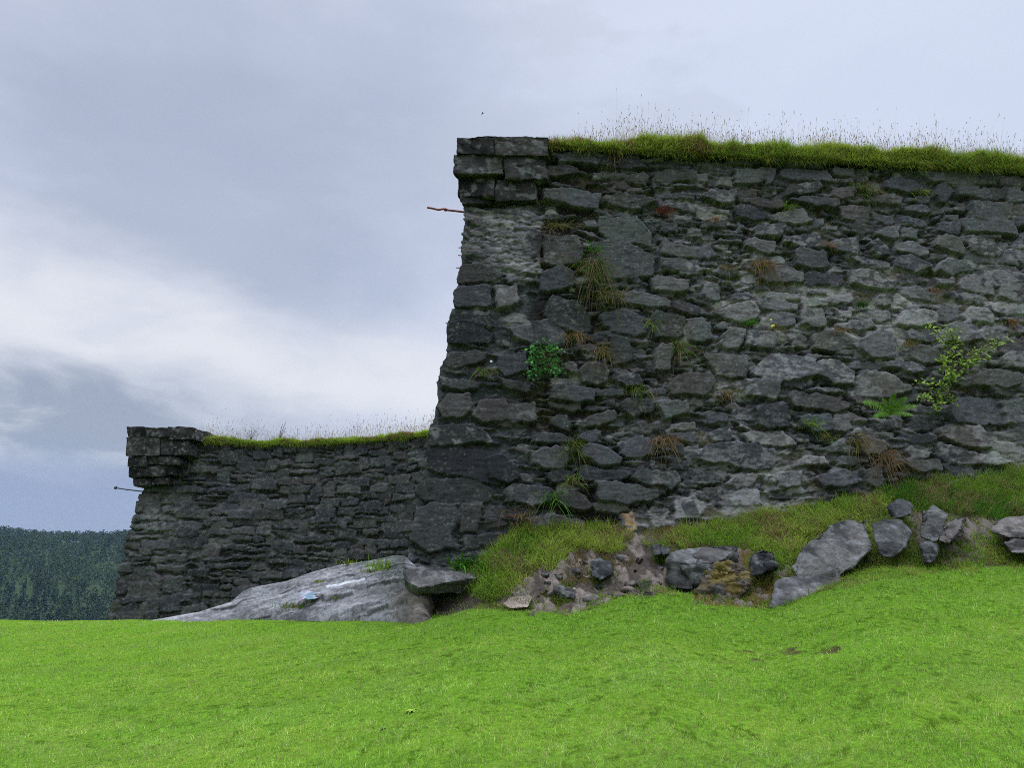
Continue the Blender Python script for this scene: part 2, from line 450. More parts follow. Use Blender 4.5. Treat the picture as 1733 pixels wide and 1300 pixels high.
def courses(F, u0, u1, v0, v1, hr=(0.2, 0.42), wr=(0.35, 1.1), top=0.0, edge=0.04, gap=0.018, dark=1.0, slope=None):
    v = v0
    while v < v1:
        h = F.R.uniform(*hr); u = u0 + F.R.uniform(-0.5, 0)
        while u < u1:
            w = F.R.uniform(*wr) * (0.6 + 0.5 * h / hr[1])
            b0, b1 = v + F.R.normal(0, 0.06), v + h + F.R.normal(0, 0.06)
            j = lambda k=0.05: F.R.normal(0, k)
            sh = slope(u) if slope else 0
            if F.R.random() < 0.28 and h > 0.28:                 # two thin stones instead of one
                mid = (b0 + b1) / 2 + j()
                parts = [(b0, mid - gap), (mid + gap, b1)]
            else: parts = [(b0, b1)]
            for p0, p1 in parts:
                pts = [(u + gap, p0 + gap + j(0.03) + sh), (u + w - gap, p0 + gap + j(0.03) + sh), (u + w - gap + j(0.02), p1 - gap - abs(j(0.04)) + sh), (u + w * 0.5 + j(0.1), p1 + abs(j(0.02)) + sh), (u + gap + j(0.02), p1 - gap - abs(j(0.04)) + sh)]
                F.stone(pts, top + F.R.normal(0, 0.025), edge, PAL[F.R.integers(len(PAL))] * F.R.uniform(0.7, 1.25) * dark)
            u += w
        v += h

TILES = {'a': (900, 240, 6.189), 'b': (1170, 240, 6.189), 'c': (1440, 240, 5.915), 'd': (900, 430, 6.189), 'e': (1170, 430, 6.189), 'f': (1440, 430, 5.915), 'g': (900, 620, 6.189), 'h': (1170, 620, 6.189), 'i': (1440, 620, 5.915), 'j': (680, 340, 6.189), 'k': (680, 540, 6.189), 'l': (660, 740, 6.189), 'm': (640, 830, 3.095), 'n': (1100, 780, 2.738)}
STONES = {
'a': "20,14 52,11 70,19 69,25 30,22|50,14 80,11 118,23 122,30 90,27 55,20|17,23 48,26 50,34 18,35|66,29 92,30 90,37 68,35|94,34 118,32 123,36 119,44 99,40|85,40 97,39 103,45 101,50 86,49|103,46 117,47 116,53 101,51|12,49 40,48 70,54 72,70 55,69 12,60|73,58 95,53 128,59 128,63 105,71 85,68|78,67 86,68 88,72 77,71|129,29 173,30 173,40 131,41|116,16 138,15 138,20 116,20|124,22 165,22 165,27 126,27|100,12 115,13 114,20 101,19|53,82 67,80 69,89 57,91|72,79 110,79 125,96 122,109 90,104 71,94|14,99 48,101 55,118 50,127 25,130 14,125|67,106 90,103 128,119 126,138 95,144 62,138 60,125|137,101 150,105 173,112 173,122 137,118|137,121 173,124 173,140 137,134|146,43 173,44 173,47 146,46|126,45 141,46 141,47 126,47|130,54 165,52 173,55 170,60 132,59|131,62 173,65 173,75 135,70|148,75 170,75 168,82 148,82|134,84 152,84 153,94 136,94|163,89 174,89 174,98 163,98|120,82 131,92 128,97 124,93|57,39 73,40 71,44 58,43|55,10 85,8 90,11 60,12|90,8 140,10 138,13 92,11|142,10 158,9 170,14 150,18",
'b': "0,11 22,14 20,18 0,16|38,16 48,15 75,18 78,22 50,22 38,20|24,14 36,15 36,19 24,19|83,17 100,18 134,22 142,28 105,26 83,22|47,29 76,27 76,40 70,44 46,43|78,28 89,28 87,41 80,43 77,36|28,36 42,36 44,46 26,46|93,29 100,27 140,31 147,36 146,42 110,41 94,34|0,33 18,33 19,40 0,41|18,30 42,29 43,33 20,33|9,58 22,49 46,50 49,56 46,63 35,65 15,61|51,59 60,57 94,62 95,69 82,70 55,62|100,48 108,45 134,45 137,50 130,56 100,57|146,52 152,46 172,47 172,56 158,58 146,54|105,60 120,59 153,60 154,69 140,71 105,63|46,66 62,66 80,77 79,82 66,84 47,76|82,78 92,72 117,70 126,83 120,87 85,83|66,89 72,87 97,88 97,99 93,101 68,97|107,88 125,90 125,95 108,93|157,67 173,64 173,82 158,81|135,73 156,76 155,79 135,76|148,27 172,26 172,36 150,33|157,37 173,37 173,45 157,42|58,105 65,100 88,105 87,115 75,115 58,109|98,101 130,95 135,97 137,109 125,112 98,106|142,106 160,100 174,99 174,118 155,114 142,109|10,80 36,80 36,89 12,88|25,94 55,95 57,98 28,98|0,110 20,110 29,119 20,122 0,121|22,107 40,106 40,112 24,113|28,101 55,102 54,106 28,105|82,123 95,118 101,122 100,127 85,126|107,115 118,112 142,115 144,129 125,133 108,128|48,84 58,86 58,91 49,91|0,67 28,67 40,70 40,75 5,73|0,89 10,90 10,99 0,99|129,80 138,78 140,86 130,90|136,87 154,86 154,93 137,93|80,44 97,46 96,49 82,48|45,46 76,45 76,46 45,47",
'c': "9,25 18,25 20,37 12,37|23,26 28,26 30,33 24,34|33,29 40,25 60,25 63,28 45,30|34,38 45,34 60,36 80,47 79,51 60,50 36,46|66,29 75,28 94,32 92,40 80,40 70,34|95,32 105,31 126,33 127,37 97,37|126,31 147,32 149,38 128,39|100,39 110,38 130,43 129,46 115,47 101,42|18,43 25,40 31,46 25,51 18,49|20,55 40,52 53,55 50,62 25,60|57,54 80,53 80,60 72,61 57,58|86,43 93,42 105,50 95,60 87,60|116,52 140,46 154,46 155,52 147,59 122,57|155,43 173,42 173,52 156,51|53,64 70,61 80,67 79,71 55,69|90,65 113,60 114,67 92,70|120,63 140,60 161,61 158,80 150,80 122,77|0,62 20,63 21,77 18,79 0,78|24,70 44,72 44,80 38,83 25,76|50,75 60,72 72,75 79,80 78,83 65,84|82,73 90,72 90,78 82,78|94,74 108,73 107,79 94,78|87,80 108,79 111,81 109,93 104,94 87,88|115,82 135,80 141,90 138,90 120,86|2,83 10,80 23,82 23,90 15,93 3,90|25,89 35,83 50,85 48,97 42,98 25,93|51,86 62,84 67,89 66,97 52,94|143,85 160,84 163,90 150,91|115,95 125,92 129,96 126,101 116,100|130,92 152,92 151,97 135,96|0,95 8,94 9,110 5,112 0,111|19,101 27,96 40,107 40,115 30,115 20,109|46,101 62,98 78,108 79,113 68,115 47,109|84,95 95,92 109,98 115,108 112,112 85,105|115,108 120,103 140,102 152,109 150,114 130,116|155,107 165,105 174,106 174,118 160,119|162,101 168,93 174,93 174,106 164,105|0,116 10,113 40,121 38,125 12,124|46,123 52,113 62,114 81,125 79,131 65,133 46,127|88,119 100,117 122,118 126,124 122,130 100,134 87,128|160,68 174,68 174,74 161,73|160,77 174,77 174,83|163,60 173,60 173,65 164,66|152,54 165,53 170,57 155,58|80,112 98,111 98,116 82,117|150,34 174,36 174,41 152,40",
'd': "9,17 35,12 45,20 46,31 30,37 10,37|15,62 22,45 45,48 60,62 62,78 50,80 20,75|70,42 88,38 95,42 96,48 80,50 68,48|94,18 106,17 116,27 112,31 98,26|125,25 133,22 165,27 163,38 155,41 128,37|97,42 105,37 140,43 146,47 145,55 125,55 97,52|148,49 155,46 173,54 173,64 165,63 149,56|74,63 88,57 100,58 118,65 120,82 108,85 90,82 75,73|124,66 130,61 150,64 160,67 160,85 150,89 130,88 125,80|161,66 173,67 173,90 162,89|82,88 86,83 95,86 104,90 105,110 98,114 85,115 82,105|57,84 65,82 80,87 80,91 70,93 58,88|45,94 60,92 72,96 74,103 65,104 45,98|32,115 37,112 48,116 51,122 45,125 33,121|50,121 58,114 75,113 82,122 80,135 70,137 52,134|107,88 135,90 140,92 137,94 107,93|129,98 135,94 148,95 150,105 143,120 130,121 128,112|115,108 125,103 128,107 127,110 115,111|84,122 95,120 113,125 115,138 100,140 84,132|137,5 155,3 173,10 173,20 155,19 137,13|68,21 85,23 84,28 69,27|120,112 128,114 141,122 139,125 120,124|0,70 15,75 18,95 0,97|155,110 173,115 173,118 157,116|152,117 170,120 168,123 154,121",
'e': "0,6 7,6 6,17 0,18|8,10 15,10 14,13 8,13|22,18 30,12 48,15 50,19 44,23 35,24|8,13 22,14 20,17 8,17|70,25 85,10 100,11 118,20 117,30 100,30 95,32 82,30|121,22 126,17 145,18 160,22 162,31 150,33 121,31|165,18 173,16 173,31 166,31|15,33 28,29 31,34 30,47 20,46 15,39|65,32 78,32 82,37 70,38|42,40 62,39 62,46 50,49 42,45|81,39 113,43 114,47 104,49 81,46|120,36 140,37 142,42 122,42|105,35 118,36 117,40 105,39|116,44 130,45 144,48 142,53 118,56 115,50|67,49 72,46 92,48 112,51 110,60 90,57 76,58|0,50 8,50 13,58 20,62 0,64|23,59 50,52 65,50 73,60 70,68 55,72 36,68|80,63 85,60 108,63 110,73 90,75 80,70|115,57 135,57 142,72 141,78 130,77 116,74|139,59 150,60 151,64 141,63|154,58 170,57 170,66 155,65|152,71 173,68 173,79 155,77|148,43 165,40 172,46 170,52 150,50|0,66 12,67 20,75 22,90 10,93 0,91|26,74 35,70 40,74 38,79 27,79|29,92 40,77 57,80 56,92 48,99 35,98|58,89 62,81 85,80 89,90 86,100 75,99 58,95|130,85 140,79 160,82 170,90 170,97 155,99 145,103 128,98|108,85 120,84 128,96 120,97 108,92|12,107 20,104 55,106 58,115 57,128 40,130 25,128|75,110 85,104 118,106 128,110 127,127 110,133 75,132 62,125|128,118 135,111 155,113 168,124 170,135 150,137 130,127|152,100 170,100 170,105 153,104|150,107 168,107 170,111 152,110|55,100 78,103 76,106 57,105|125,104 150,106 150,109 127,108",
'f': "0,2 10,1 40,9 39,14 12,13|45,8 50,1 62,2 81,11 79,16 65,18 45,13|88,7 100,4 120,5 126,10 120,17 95,18 87,14|122,13 150,10 165,12 170,22 165,24 145,23 122,17|0,18 10,15 30,19 42,28 44,35 30,36 0,30|46,20 55,18 72,22 73,29 47,30|48,33 70,31 80,38 82,46 76,47 52,40|84,23 105,23 106,31 86,31|108,30 118,20 135,25 144,34 143,42 130,41 110,35|149,32 155,25 174,27 174,48 160,46 150,41|94,38 110,36 135,42 142,51 125,50 96,42|146,46 155,46 174,50 174,58 160,58|26,46 30,40 42,42 43,52 28,53|20,58 27,55 40,57 42,66 30,68 20,64|57,54 62,49 75,48 84,53 60,56|47,64 55,57 75,55 84,58 85,70 65,73 48,69|86,55 92,50 108,52 109,62 100,66 87,66|112,60 120,53 135,55 143,62 142,69 120,68|0,65 20,66 25,73 10,76 0,75|25,70 52,69 52,73 26,75|10,85 18,80 30,76 42,82 43,93 46,100 44,106 20,104 10,95|55,76 62,73 80,77 87,84 80,87 57,84|93,75 100,68 118,66 125,78 128,86 115,89 95,87|129,76 137,70 150,71 158,80 155,87 135,87 129,83|156,63 160,59 174,60 174,75 165,72 156,70|57,98 62,91 80,90 95,98 95,106 72,109 60,104|150,102 160,98 174,100 174,115 165,114 152,110|155,85 165,81 172,87 170,92 157,92|35,109 45,106 60,108 73,113 72,118 60,120 36,113|0,108 20,107 32,112 31,115 0,116|7,123 15,117 35,118 50,125 62,132 60,137 30,145 7,140|75,125 85,118 93,120 100,128 85,130|118,130 125,121 145,114 168,121 167,132 150,134 120,131|76,110 95,112 95,117 78,117|135,105 150,104 150,109 135,109",
'g': "22,20 40,18 65,24 66,36 45,37 20,34|68,22 95,23 96,29 70,31|20,38 50,38 53,45 45,47 22,43|20,55 30,49 38,50 43,60 40,69 30,67 20,60|45,60 70,47 86,43 91,50 88,58 70,62 55,64|92,38 100,33 125,34 131,42 125,50 105,53 93,47|77,33 88,33 88,41 77,41|131,37 160,36 165,42 162,50 140,56 133,45|146,58 173,57 173,66 147,67|140,69 173,67 173,78 155,78 143,73|95,60 115,57 135,58 134,66 125,71 100,69|48,69 60,66 75,66 76,73 65,80 50,76|0,68 30,70 42,73 42,79 0,82|0,90 25,84 37,86 40,98 35,107 15,107 0,103|52,82 60,80 80,85 93,96 90,103 70,103 53,96|95,80 110,75 125,74 130,83 129,93 105,95 94,90|147,79 159,80 160,91 150,92|160,85 173,82 173,100 162,97|10,110 45,108 46,120 25,123 14,118|53,105 80,106 104,109 106,115 85,119 50,120|104,117 115,109 150,110 157,122 145,128 118,124|68,122 85,121 115,125 135,130 130,140 100,145 70,140|48,122 67,123 65,126 48,125|117,99 130,99 131,107 117,106|131,100 142,98 144,108 135,109|146,96 155,94 172,101 160,108 147,107|118,25 140,22 140,29 118,29|128,30 155,33 155,36 128,35",
'h': "-22,15 -10,8 18,7 24,15 22,25 15,30 -22,30|57,14 75,13 92,16 92,27 88,35 70,35 59,28|40,18 55,13 58,22 45,23|94,15 105,13 118,16 117,23 97,21|122,23 130,20 150,20 164,27 155,28 125,27|100,30 107,26 140,29 165,38 160,45 145,47 108,43|12,47 20,45 38,49 38,57 20,59|64,43 70,39 95,39 101,45 101,64 85,65 68,61|0,34 14,33 14,40 0,40|112,51 130,49 145,50 150,60 148,68 130,70 115,62|150,49 170,48 171,65 160,70 150,66|164,25 173,24 173,38 166,36|20,70 28,63 42,63 48,77 40,79 22,79|56,70 65,66 95,68 102,75 108,82 95,85 60,80|0,68 9,67 10,76 0,78|5,90 20,82 50,79 85,86 88,98 80,106 55,107 30,102 3,97|128,84 160,81 170,86 165,91 135,89|90,97 105,97 110,103 90,104|106,100 120,93 140,95 145,102 125,105 108,105|150,95 173,93 173,104 153,103|0,110 20,108 32,115 30,121 10,123 0,122|40,121 48,114 65,112 72,115 65,125 50,127|78,112 90,113 90,123 78,122|93,112 110,110 117,115 115,126 93,126|130,115 150,110 173,110 173,125 140,127|15,127 30,125 45,130 40,140 15,140|90,92 100,85 108,87 105,93|112,74 125,75 128,79 113,79",
'i': "0,25 20,28 25,38 0,37|52,24 68,22 72,36 52,38|56,38 85,40 96,47 60,46|99,40 112,32 135,32 160,40 161,48 150,58 105,58 98,50|24,55 45,54 46,61 30,64 24,60|58,50 85,49 86,58 78,62 60,63|50,68 65,66 85,68 87,73 75,77 52,76|88,60 110,58 130,60 138,76 137,82 110,79 92,70|140,65 160,62 174,64 174,73 160,73 143,68|139,75 165,76 174,78 174,88 158,88 140,82|10,76 18,73 35,74 37,84 30,88 15,88|56,82 62,80 82,86 80,93 65,92 57,86|85,82 95,79 125,86 128,98 115,100 92,95|128,88 145,86 160,97 150,100 130,98|54,95 65,92 88,95 90,105 70,107 56,103|94,98 110,99 128,104 125,112 105,112|0,93 8,93 8,98 0,100|12,105 30,98 35,112 32,122 15,118|160,50 174,50 174,60 160,60|163,40 173,42 173,46 163,45|30,65 43,66 43,70 30,70|142,22 165,23 165,30 145,29",
'j': "128,34 140,33 148,40 146,58 133,60 128,48|58,86 64,68 95,66 100,80 90,86|54,98 62,88 90,90 92,110 75,113 54,111|95,88 120,86 125,105 100,112|50,114 90,114 95,130 50,130|70,18 95,20 100,25 72,24|66,27 82,26 84,30 66,30|88,26 104,24 106,34 90,37|66,33 90,39 92,43 66,42|108,33 122,34 123,41 105,41|64,46 80,44 100,52 98,57 66,56|100,58 130,60 128,66 102,64",
'k': "49,2 80,0 95,15 90,25 60,26 48,24|46,34 70,33 90,35 85,45 55,50 44,46|115,10 150,0 173,5 170,28 140,28 118,18|100,38 130,35 135,55 110,58 100,50|40,60 65,62 85,66 80,74 60,74 40,70|47,78 70,76 75,90 65,103 42,104 37,92|80,85 110,83 115,105 85,108 75,102|100,60 125,66 140,75 130,78 105,70|110,90 140,88 143,108 115,110|30,112 75,110 90,120 95,130 32,132|70,52 90,50 92,60 72,60|95,5 112,8 115,25 98,28",
'l': "40,15 50,9 100,13 115,15 125,30 110,48 90,44 55,39 40,33|103,20 118,17 132,30 135,44 120,48 104,44|120,55 130,48 165,52 166,65 150,72 118,68|32,46 50,43 90,45 108,56 100,68 80,70 40,68 28,58|28,80 40,70 68,71 70,85 65,115 40,120 24,110|70,72 95,70 97,85 90,97 75,98|97,72 122,71 123,92 100,96|78,101 118,99 118,112 80,117|133,36 145,38 150,46 137,47|140,85 160,78 165,88 145,90|38,2 60,1 95,7 96,12 40,8",
'm': "114,7 120,3 130,4 132,10 125,12 115,10|154,6 165,5 170,14 158,15|78,15 90,12 108,16 108,20 80,20|92,2 105,1 112,8 108,11 95,9",
'n': "36,14 50,13 53,20 40,21 36,18|12,18 22,17 24,27 12,27|60,5 72,4 71,8 60,9",
}
OCHRE = "m:128,12 134,10 137,20 131,24"
BLOBS = [(868, 400, 38, 60, 0.8), (835, 375, 40, 26, 0.6), (872, 440, 36, 30, 1.1), (1180, 360, 60, 35, 0.6), (1250, 470, 90, 50, 0.4), (1330, 515, 100, 45, 0.7), (1520, 525, 120, 70, 0.55), (1650, 520, 90, 90, 0.6), (1180, 790, 120, 50, 0.4), (1240, 862, 120, 38, 0.6), (1110, 880, 70, 30, 0.8), (1710, 770, 50, 30, 0.9), (1330, 800, 80, 40, 0.7), (1200, 640, 60, 40, 0.35), (1150, 560, 50, 40, 0.3), (1240, 590, 60, 50, 0.35), (870, 530, 40, 60, 0.35)]

WR = 15.0                                               # wall runs on beyond the frame
VB = float(EV.min()) - 0.6
NF = Field(-3.2, WR, VB, 0.25, 0.0125, -0.14)
FU, FV = NF.uv()
pm = A + FU[..., None] * DU + FV[..., None] * WV
fpx, fpy = proj(pm)
pale = np.zeros(FU.shape)
for bx, by, rx, ry, w in BLOBS:
    pale = np.maximum(pale, w * np.exp(-(((fpx - bx) / rx) ** 2 + ((fpy - by) / ry) ** 2)))
mort = sstep(fbm2(FU * 1.6, FV * 2.2, 4, 3) + pale * 0.55, 0.52, 0.86)
mwx, mwy = (fbm2(FU * 2.5, FV * 2.5, 3, 14) - 0.5) * 0.9, (fbm2(FU * 2.5, FV * 2.5, 3, 15) - 0.5) * 0.5
mort_t = fbm2((FU + mwx) * 5, (FV + mwy) * 13, 6, 13, 0.68)
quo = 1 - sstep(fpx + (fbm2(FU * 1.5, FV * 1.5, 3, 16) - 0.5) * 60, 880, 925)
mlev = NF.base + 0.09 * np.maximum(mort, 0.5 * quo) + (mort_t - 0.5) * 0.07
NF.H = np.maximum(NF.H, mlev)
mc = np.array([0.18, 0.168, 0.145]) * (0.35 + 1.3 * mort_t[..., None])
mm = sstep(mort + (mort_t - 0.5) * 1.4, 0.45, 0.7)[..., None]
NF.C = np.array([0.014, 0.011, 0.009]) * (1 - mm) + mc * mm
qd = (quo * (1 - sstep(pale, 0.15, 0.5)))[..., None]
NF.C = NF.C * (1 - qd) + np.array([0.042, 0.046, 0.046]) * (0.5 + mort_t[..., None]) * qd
slivers(NF, 6200, 0.9, WR, VB, 0.2, (-0.085, -0.03), (0.1, 0.5), (0.03, 0.1))
slivers(NF, 500, -3, 1.2, VB, 0.2, (-0.05, -0.02), (0.2, 0.9), (0.03, 0.1), 0.7)
uu_end = float(to_uv(np.array(1733.), np.array(650.))[0])
courses(NF, 1.25, uu_end, VB, 0.1, (0.10, 0.20), (0.2, 0.5), -0.095, 0.018, 0.014, 0.85)
pu, pv = to_uv(np.array([790., 905.]), np.array([352., 480.]))
slivers(NF, 260, pu[0], pu[1], pv[1], pv[0], (-0.05, -0.005), (0.15, 0.6), (0.03, 0.12), 1.1)
courses(NF, uu_end - 0.15, WR, VB, 0.1, (0.25, 0.5), (0.5, 1.2))
R_ = np.random.default_rng(11)
for k, s in list(STONES.items()) + [('m', None)]:
    ox, oy, scl = TILES[k]
    items = s.split('|') if s else [OCHRE[2:]]
    for it in items:
        p = np.array([[float(q) for q in c.split(',')] for c in it.split()]) * 10 / scl + np.array([ox, oy])
        u, v = to_uv(p[:, 0], p[:, 1])
        uv = np.stack([u, v], 1)
        ctr = p.mean(0)
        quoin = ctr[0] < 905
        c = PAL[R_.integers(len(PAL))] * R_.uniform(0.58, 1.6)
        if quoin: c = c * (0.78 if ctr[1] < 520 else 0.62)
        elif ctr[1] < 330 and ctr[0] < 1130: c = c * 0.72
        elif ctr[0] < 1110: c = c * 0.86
        if s is None: c = np.array([0.34, 0.2, 0.085])
        ar = np.ptp(u) * np.ptp(v)
        top = 0.0 + R_.normal(0, 0.02) + (0.02 if ar > 0.15 else -0.02) - (0.012 if quoin else 0)
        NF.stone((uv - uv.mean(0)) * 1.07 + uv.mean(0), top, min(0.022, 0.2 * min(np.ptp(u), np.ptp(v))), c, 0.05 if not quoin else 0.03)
# lichen and weather stains on the stone faces
li = fbm2(FU * 2.4, FV * 3.2, 5, 31, 0.6); li2 = fbm2(FU * 9, FV * 13, 4, 37, 0.65)
rgt = sstep(fpx, 1050, 1300) * sstep(fpy, 330, 470)
lm = sstep(li * 0.36 + li2 * 0.64 + pale * 0.22 + 0.05 * rgt - 0.03 * (1 - rgt) + 0.10 * (NF.L - 0.5), 0.575, 0.625) * (0.25 + 0.45 * np.clip(pale + 0.32 * rgt, 0, 1)) * (0.25 + 1.3 * NF.L)
NF.C = NF.C * (1 - lm[..., None]) + np.array([0.235, 0.22, 0.208]) * lm[..., None]
bs_ = sstep(fbm2(FU * 1.9, FV * 1.4, 5, 43, 0.6), 0.54, 0.68)[..., None] * 0.28 * (1 - quo)[..., None]
NF.C = NF.C * (1 - bs_) + np.array([0.07, 0.052, 0.032]) * bs_
gm = sstep(fbm2(FU * 3.1, FV * 3.1, 4, 41), 0.56, 0.72) * 0.25 * (1 - quo)
NF.C = NF.C * (1 - gm[..., None]) + NF.C * np.array([0.75, 1.02, 0.72]) * gm[..., None]
moss = sstep(fbm2(FU * 2.2, FV * 2.2, 4, 45) + (1 - NF.K) * 0.12, 0.64, 0.74) * (NF.K < 0.6) * 0.8 * (1 - quo * 0.85)
NF.C = NF.C * (1 - moss[..., None]) + np.array([0.055, 0.046, 0.018]) * moss[..., None]

rows = np.arange(VB, 0.06, 0.0145)
ncF = 880
vv = rows[:, None] * np.ones((1, ncF))
si = np.linspace(0, 1, ncF)[None]
ul = uL(vv)
uu = ul + (WR - ul) * si
wu = uu + (fbm2(uu * 4, vv * 4, 3, 51) - 0.5) * 0.09
wv = vv + (fbm2(uu * 4, vv * 4, 3, 57) - 0.5) * 0.07
hF = NF.samp(NF.H, wu, wv) + (fbm2(uu * 6, vv * 7, 6, 61, 0.66) - 0.5) * (0.05 - 0.032 * NF.samp(NF.K, wu, wv)) + (fbm2(uu * 4 + vv * 5, vv * 24, 3, 62, 0.6) - 0.5) * 0.012
cF = NF.samp(NF.C, wu, wv)
fn1, fn2 = fbm2(uu * 16, vv * 24, 4, 64, 0.7), fbm2(uu * 31, vv * 37, 3, 66, 0.7)
cF = cF * (0.55 + 0.85 * fn1)[..., None]
fk = (sstep(fn2, 0.62, 0.74) * sstep(fbm2(uu * 3, vv * 3, 3, 67), 0.38, 0.6) * 0.32)[..., None]
cF = cF * (1 - fk) + np.array([0.25, 0.245, 0.22]) * fk
dk = (sstep(fbm2(uu * 5, vv * 15, 5, 68, 0.65), 0.6, 0.68) * 0.6)[..., None]
cF = cF * (1 - dk * 0.7)
BK = unit(np.array([0.28, 0.96, 0]))                   # the flank runs back from the corner
LN = np.array([-BK[1], BK[0], 0.0])
wcr = np.clip(1 - (uu - ul) / 0.16, 0, 1)[..., None]
nrm = NN * (1 - 0.5 * wcr) + LN * 0.75 * wcr
edge_rough = (fbm2(vv * 2.6, vv * 0 + 3, 5, 71) - 0.5) * 0.12
hF = hF * (1 - 0.3 * wcr[..., 0])
pF = A + uu[..., None] * DU + vv[..., None] * WV + nrm * hF[..., None] + LN * (edge_rough[..., None] * wcr)
# flank
LFd = Field(0, 16, VB, 0.25, 0.03, -0.13)
slivers(LFd, 900, 0, 16, VB, 0.2)
courses(LFd, 0, 16, VB, 0.1, (0.25, 0.5), (0.5, 1.2), dark=0.8)
ds = np.concatenate([np.linspace(0, 0.3, 12, endpoint=False), np.arange(0.3, 15.8, 0.06)])
vL = rows[::2][:, None] * np.ones((1, len(ds))); dL = ds[None] * np.ones((len(rows[::2]), 1))
eP = pF[::2, 0][:, None]
hL = LFd.samp(LFd.H, dL, vL) + (fbm2(dL * 9, vL * 16, 3, 63) - 0.5) * 0.03
hL = (hL + 0.06) * np.clip(dL / 0.25, 0, 1)
pL = eP + dL[..., None] * BK + LN * hL[..., None] - LN * 0.02 * np.clip(dL / 0.25, 0, 1)[..., None]
cL = LFd.samp(LFd.C, dL, vL)
near = empty('fortress_wall', A + DU * 5 + WV * VB)
tag(near, 'tall battered dark stone bastion wall with plants in its joints and grass on top', 'fortress wall')
f1 = grid_faces(*uu.shape); f2 = grid_faces(*dL.shape)[:, ::-1] + uu.size
o = mesh('masonry', np.concatenate([pF.reshape(-1, 3), pL.reshape(-1, 3)]), np.concatenate([f1, f2]), M_WALL, smooth=False, col=np.concatenate([cF.reshape(-1, 3), cL.reshape(-1, 3)]))
child(o, near)

# ---------------------------------------------------------------- rocks and blocks
def rock(name, pts, col, seed=0, amp=0.03, size=0.05, bev=0.03, mat=None, freq=2.5, strata=(1, 1, 2.5), moss=0.0, parent=None, label=None, cat='rock', group=None):
    pts = np.asarray(pts, float); c0 = pts.mean(0)
    bm = bmesh.new()
    for p in pts - c0: bm.verts.new(p)
    r = bmesh.ops.convex_hull(bm, input=bm.verts[:])
    bmesh.ops.delete(bm, geom=list({e for e in r['geom_interior'] + r['geom_unused'] if isinstance(e, bmesh.types.BMVert)}), context='VERTS')
    bmesh.ops.dissolve_limit(bm, angle_limit=D2R(8), verts=bm.verts[:], edges=bm.edges[:])
    if bev: bmesh.ops.bevel(bm, geom=bm.edges[:], offset=bev, segments=2, profile=0.6, affect='EDGES', clamp_overlap=True)
    bmesh.ops.triangulate(bm, faces=bm.faces[:])
    for _ in range(9):
        es = [e for e in bm.edges if e.calc_length() > size]
        if not es or len(bm.faces) > 16000: break
        bmesh.ops.subdivide_edges(bm, edges=es, cuts=1)
        bmesh.ops.triangulate(bm, faces=bm.faces[:])
    bm.normal_update()
    v = np.array([q.co for q in bm.verts]); n = np.array([q.normal for q in bm.verts])
    f = np.array([[q.index for q in fa.verts] for fa in bm.faces])
    bm.free()
    st = np.array(strata)
    d = (fbm3((v + c0) * freq * st, 5, seed) - 0.5) * 2 * amp + (fbm3((v + c0) * 1.7 * st, 3, seed + 3) - 0.5) * 0.16 * min(1, amp / 0.02)
    d += (fbm3((v + c0) * 14, 4, seed + 31) - 0.5) * 0.03
    d += (np.abs(fbm3((v + c0) * freq * 0.8 * st, 3, seed + 5) - 0.5) < 0.02) * -amp * 0.5
    v = v + n * d[:, None]
    k = fbm3((v + c0) * 3.1, 4, seed + 9); k2 = fbm3((v + c0) * 9, 4, seed + 12)
    stk = fbm3((v + c0) * np.array([3.5, 3.5, 1.0]), 4, seed + 15)
    cc = 0.42 * np.array([1.06, 1.0, 0.92]) * np.array(col)[None] * (0.05 + 0.85 * k + 0.9 * sstep(stk, 0.3, 0.62))[:, None]
    k3 = fbm3((v + c0) * 22, 3, seed + 21)
    cc = cc * (0.6 + 0.8 * k3)[:, None]
    pl = sstep(k2, 0.56, 0.68) * 0.35
    cc = cc * (1 - pl[:, None]) + np.array([0.2, 0.2, 0.19]) * pl[:, None]
    if moss:
        ms_ = sstep(k + n[:, 2] * 0.15, 0.62 - moss * 0.25, 0.72 - moss * 0.25) * 0.9
        cc = cc * (1 - ms_[:, None]) + np.array([0.10, 0.075, 0.015]) * ms_[:, None]
    wv_ = v + c0
    lowv = np.abs(wv_[:, 2] - ground(wv_[:, 0], wv_[:, 1]) - 0.02) < 0.09
    if not parent and label and 'pebble' not in name: SKIRT.append(wv_[lowv & (n[:, 1] < 0.5)])
    o = mesh(name, v, f, mat or M_ROCK, smooth=True, col=cc)
    o.location = tuple(c0)
    if parent: child(o, parent); o.location = tuple(c0 - np.array(parent.location))
    elif label: tag(o, label, cat, group)
    return o
def R3(*q): return [tuple(P(a, b, Y)) for a, b, Y in q]

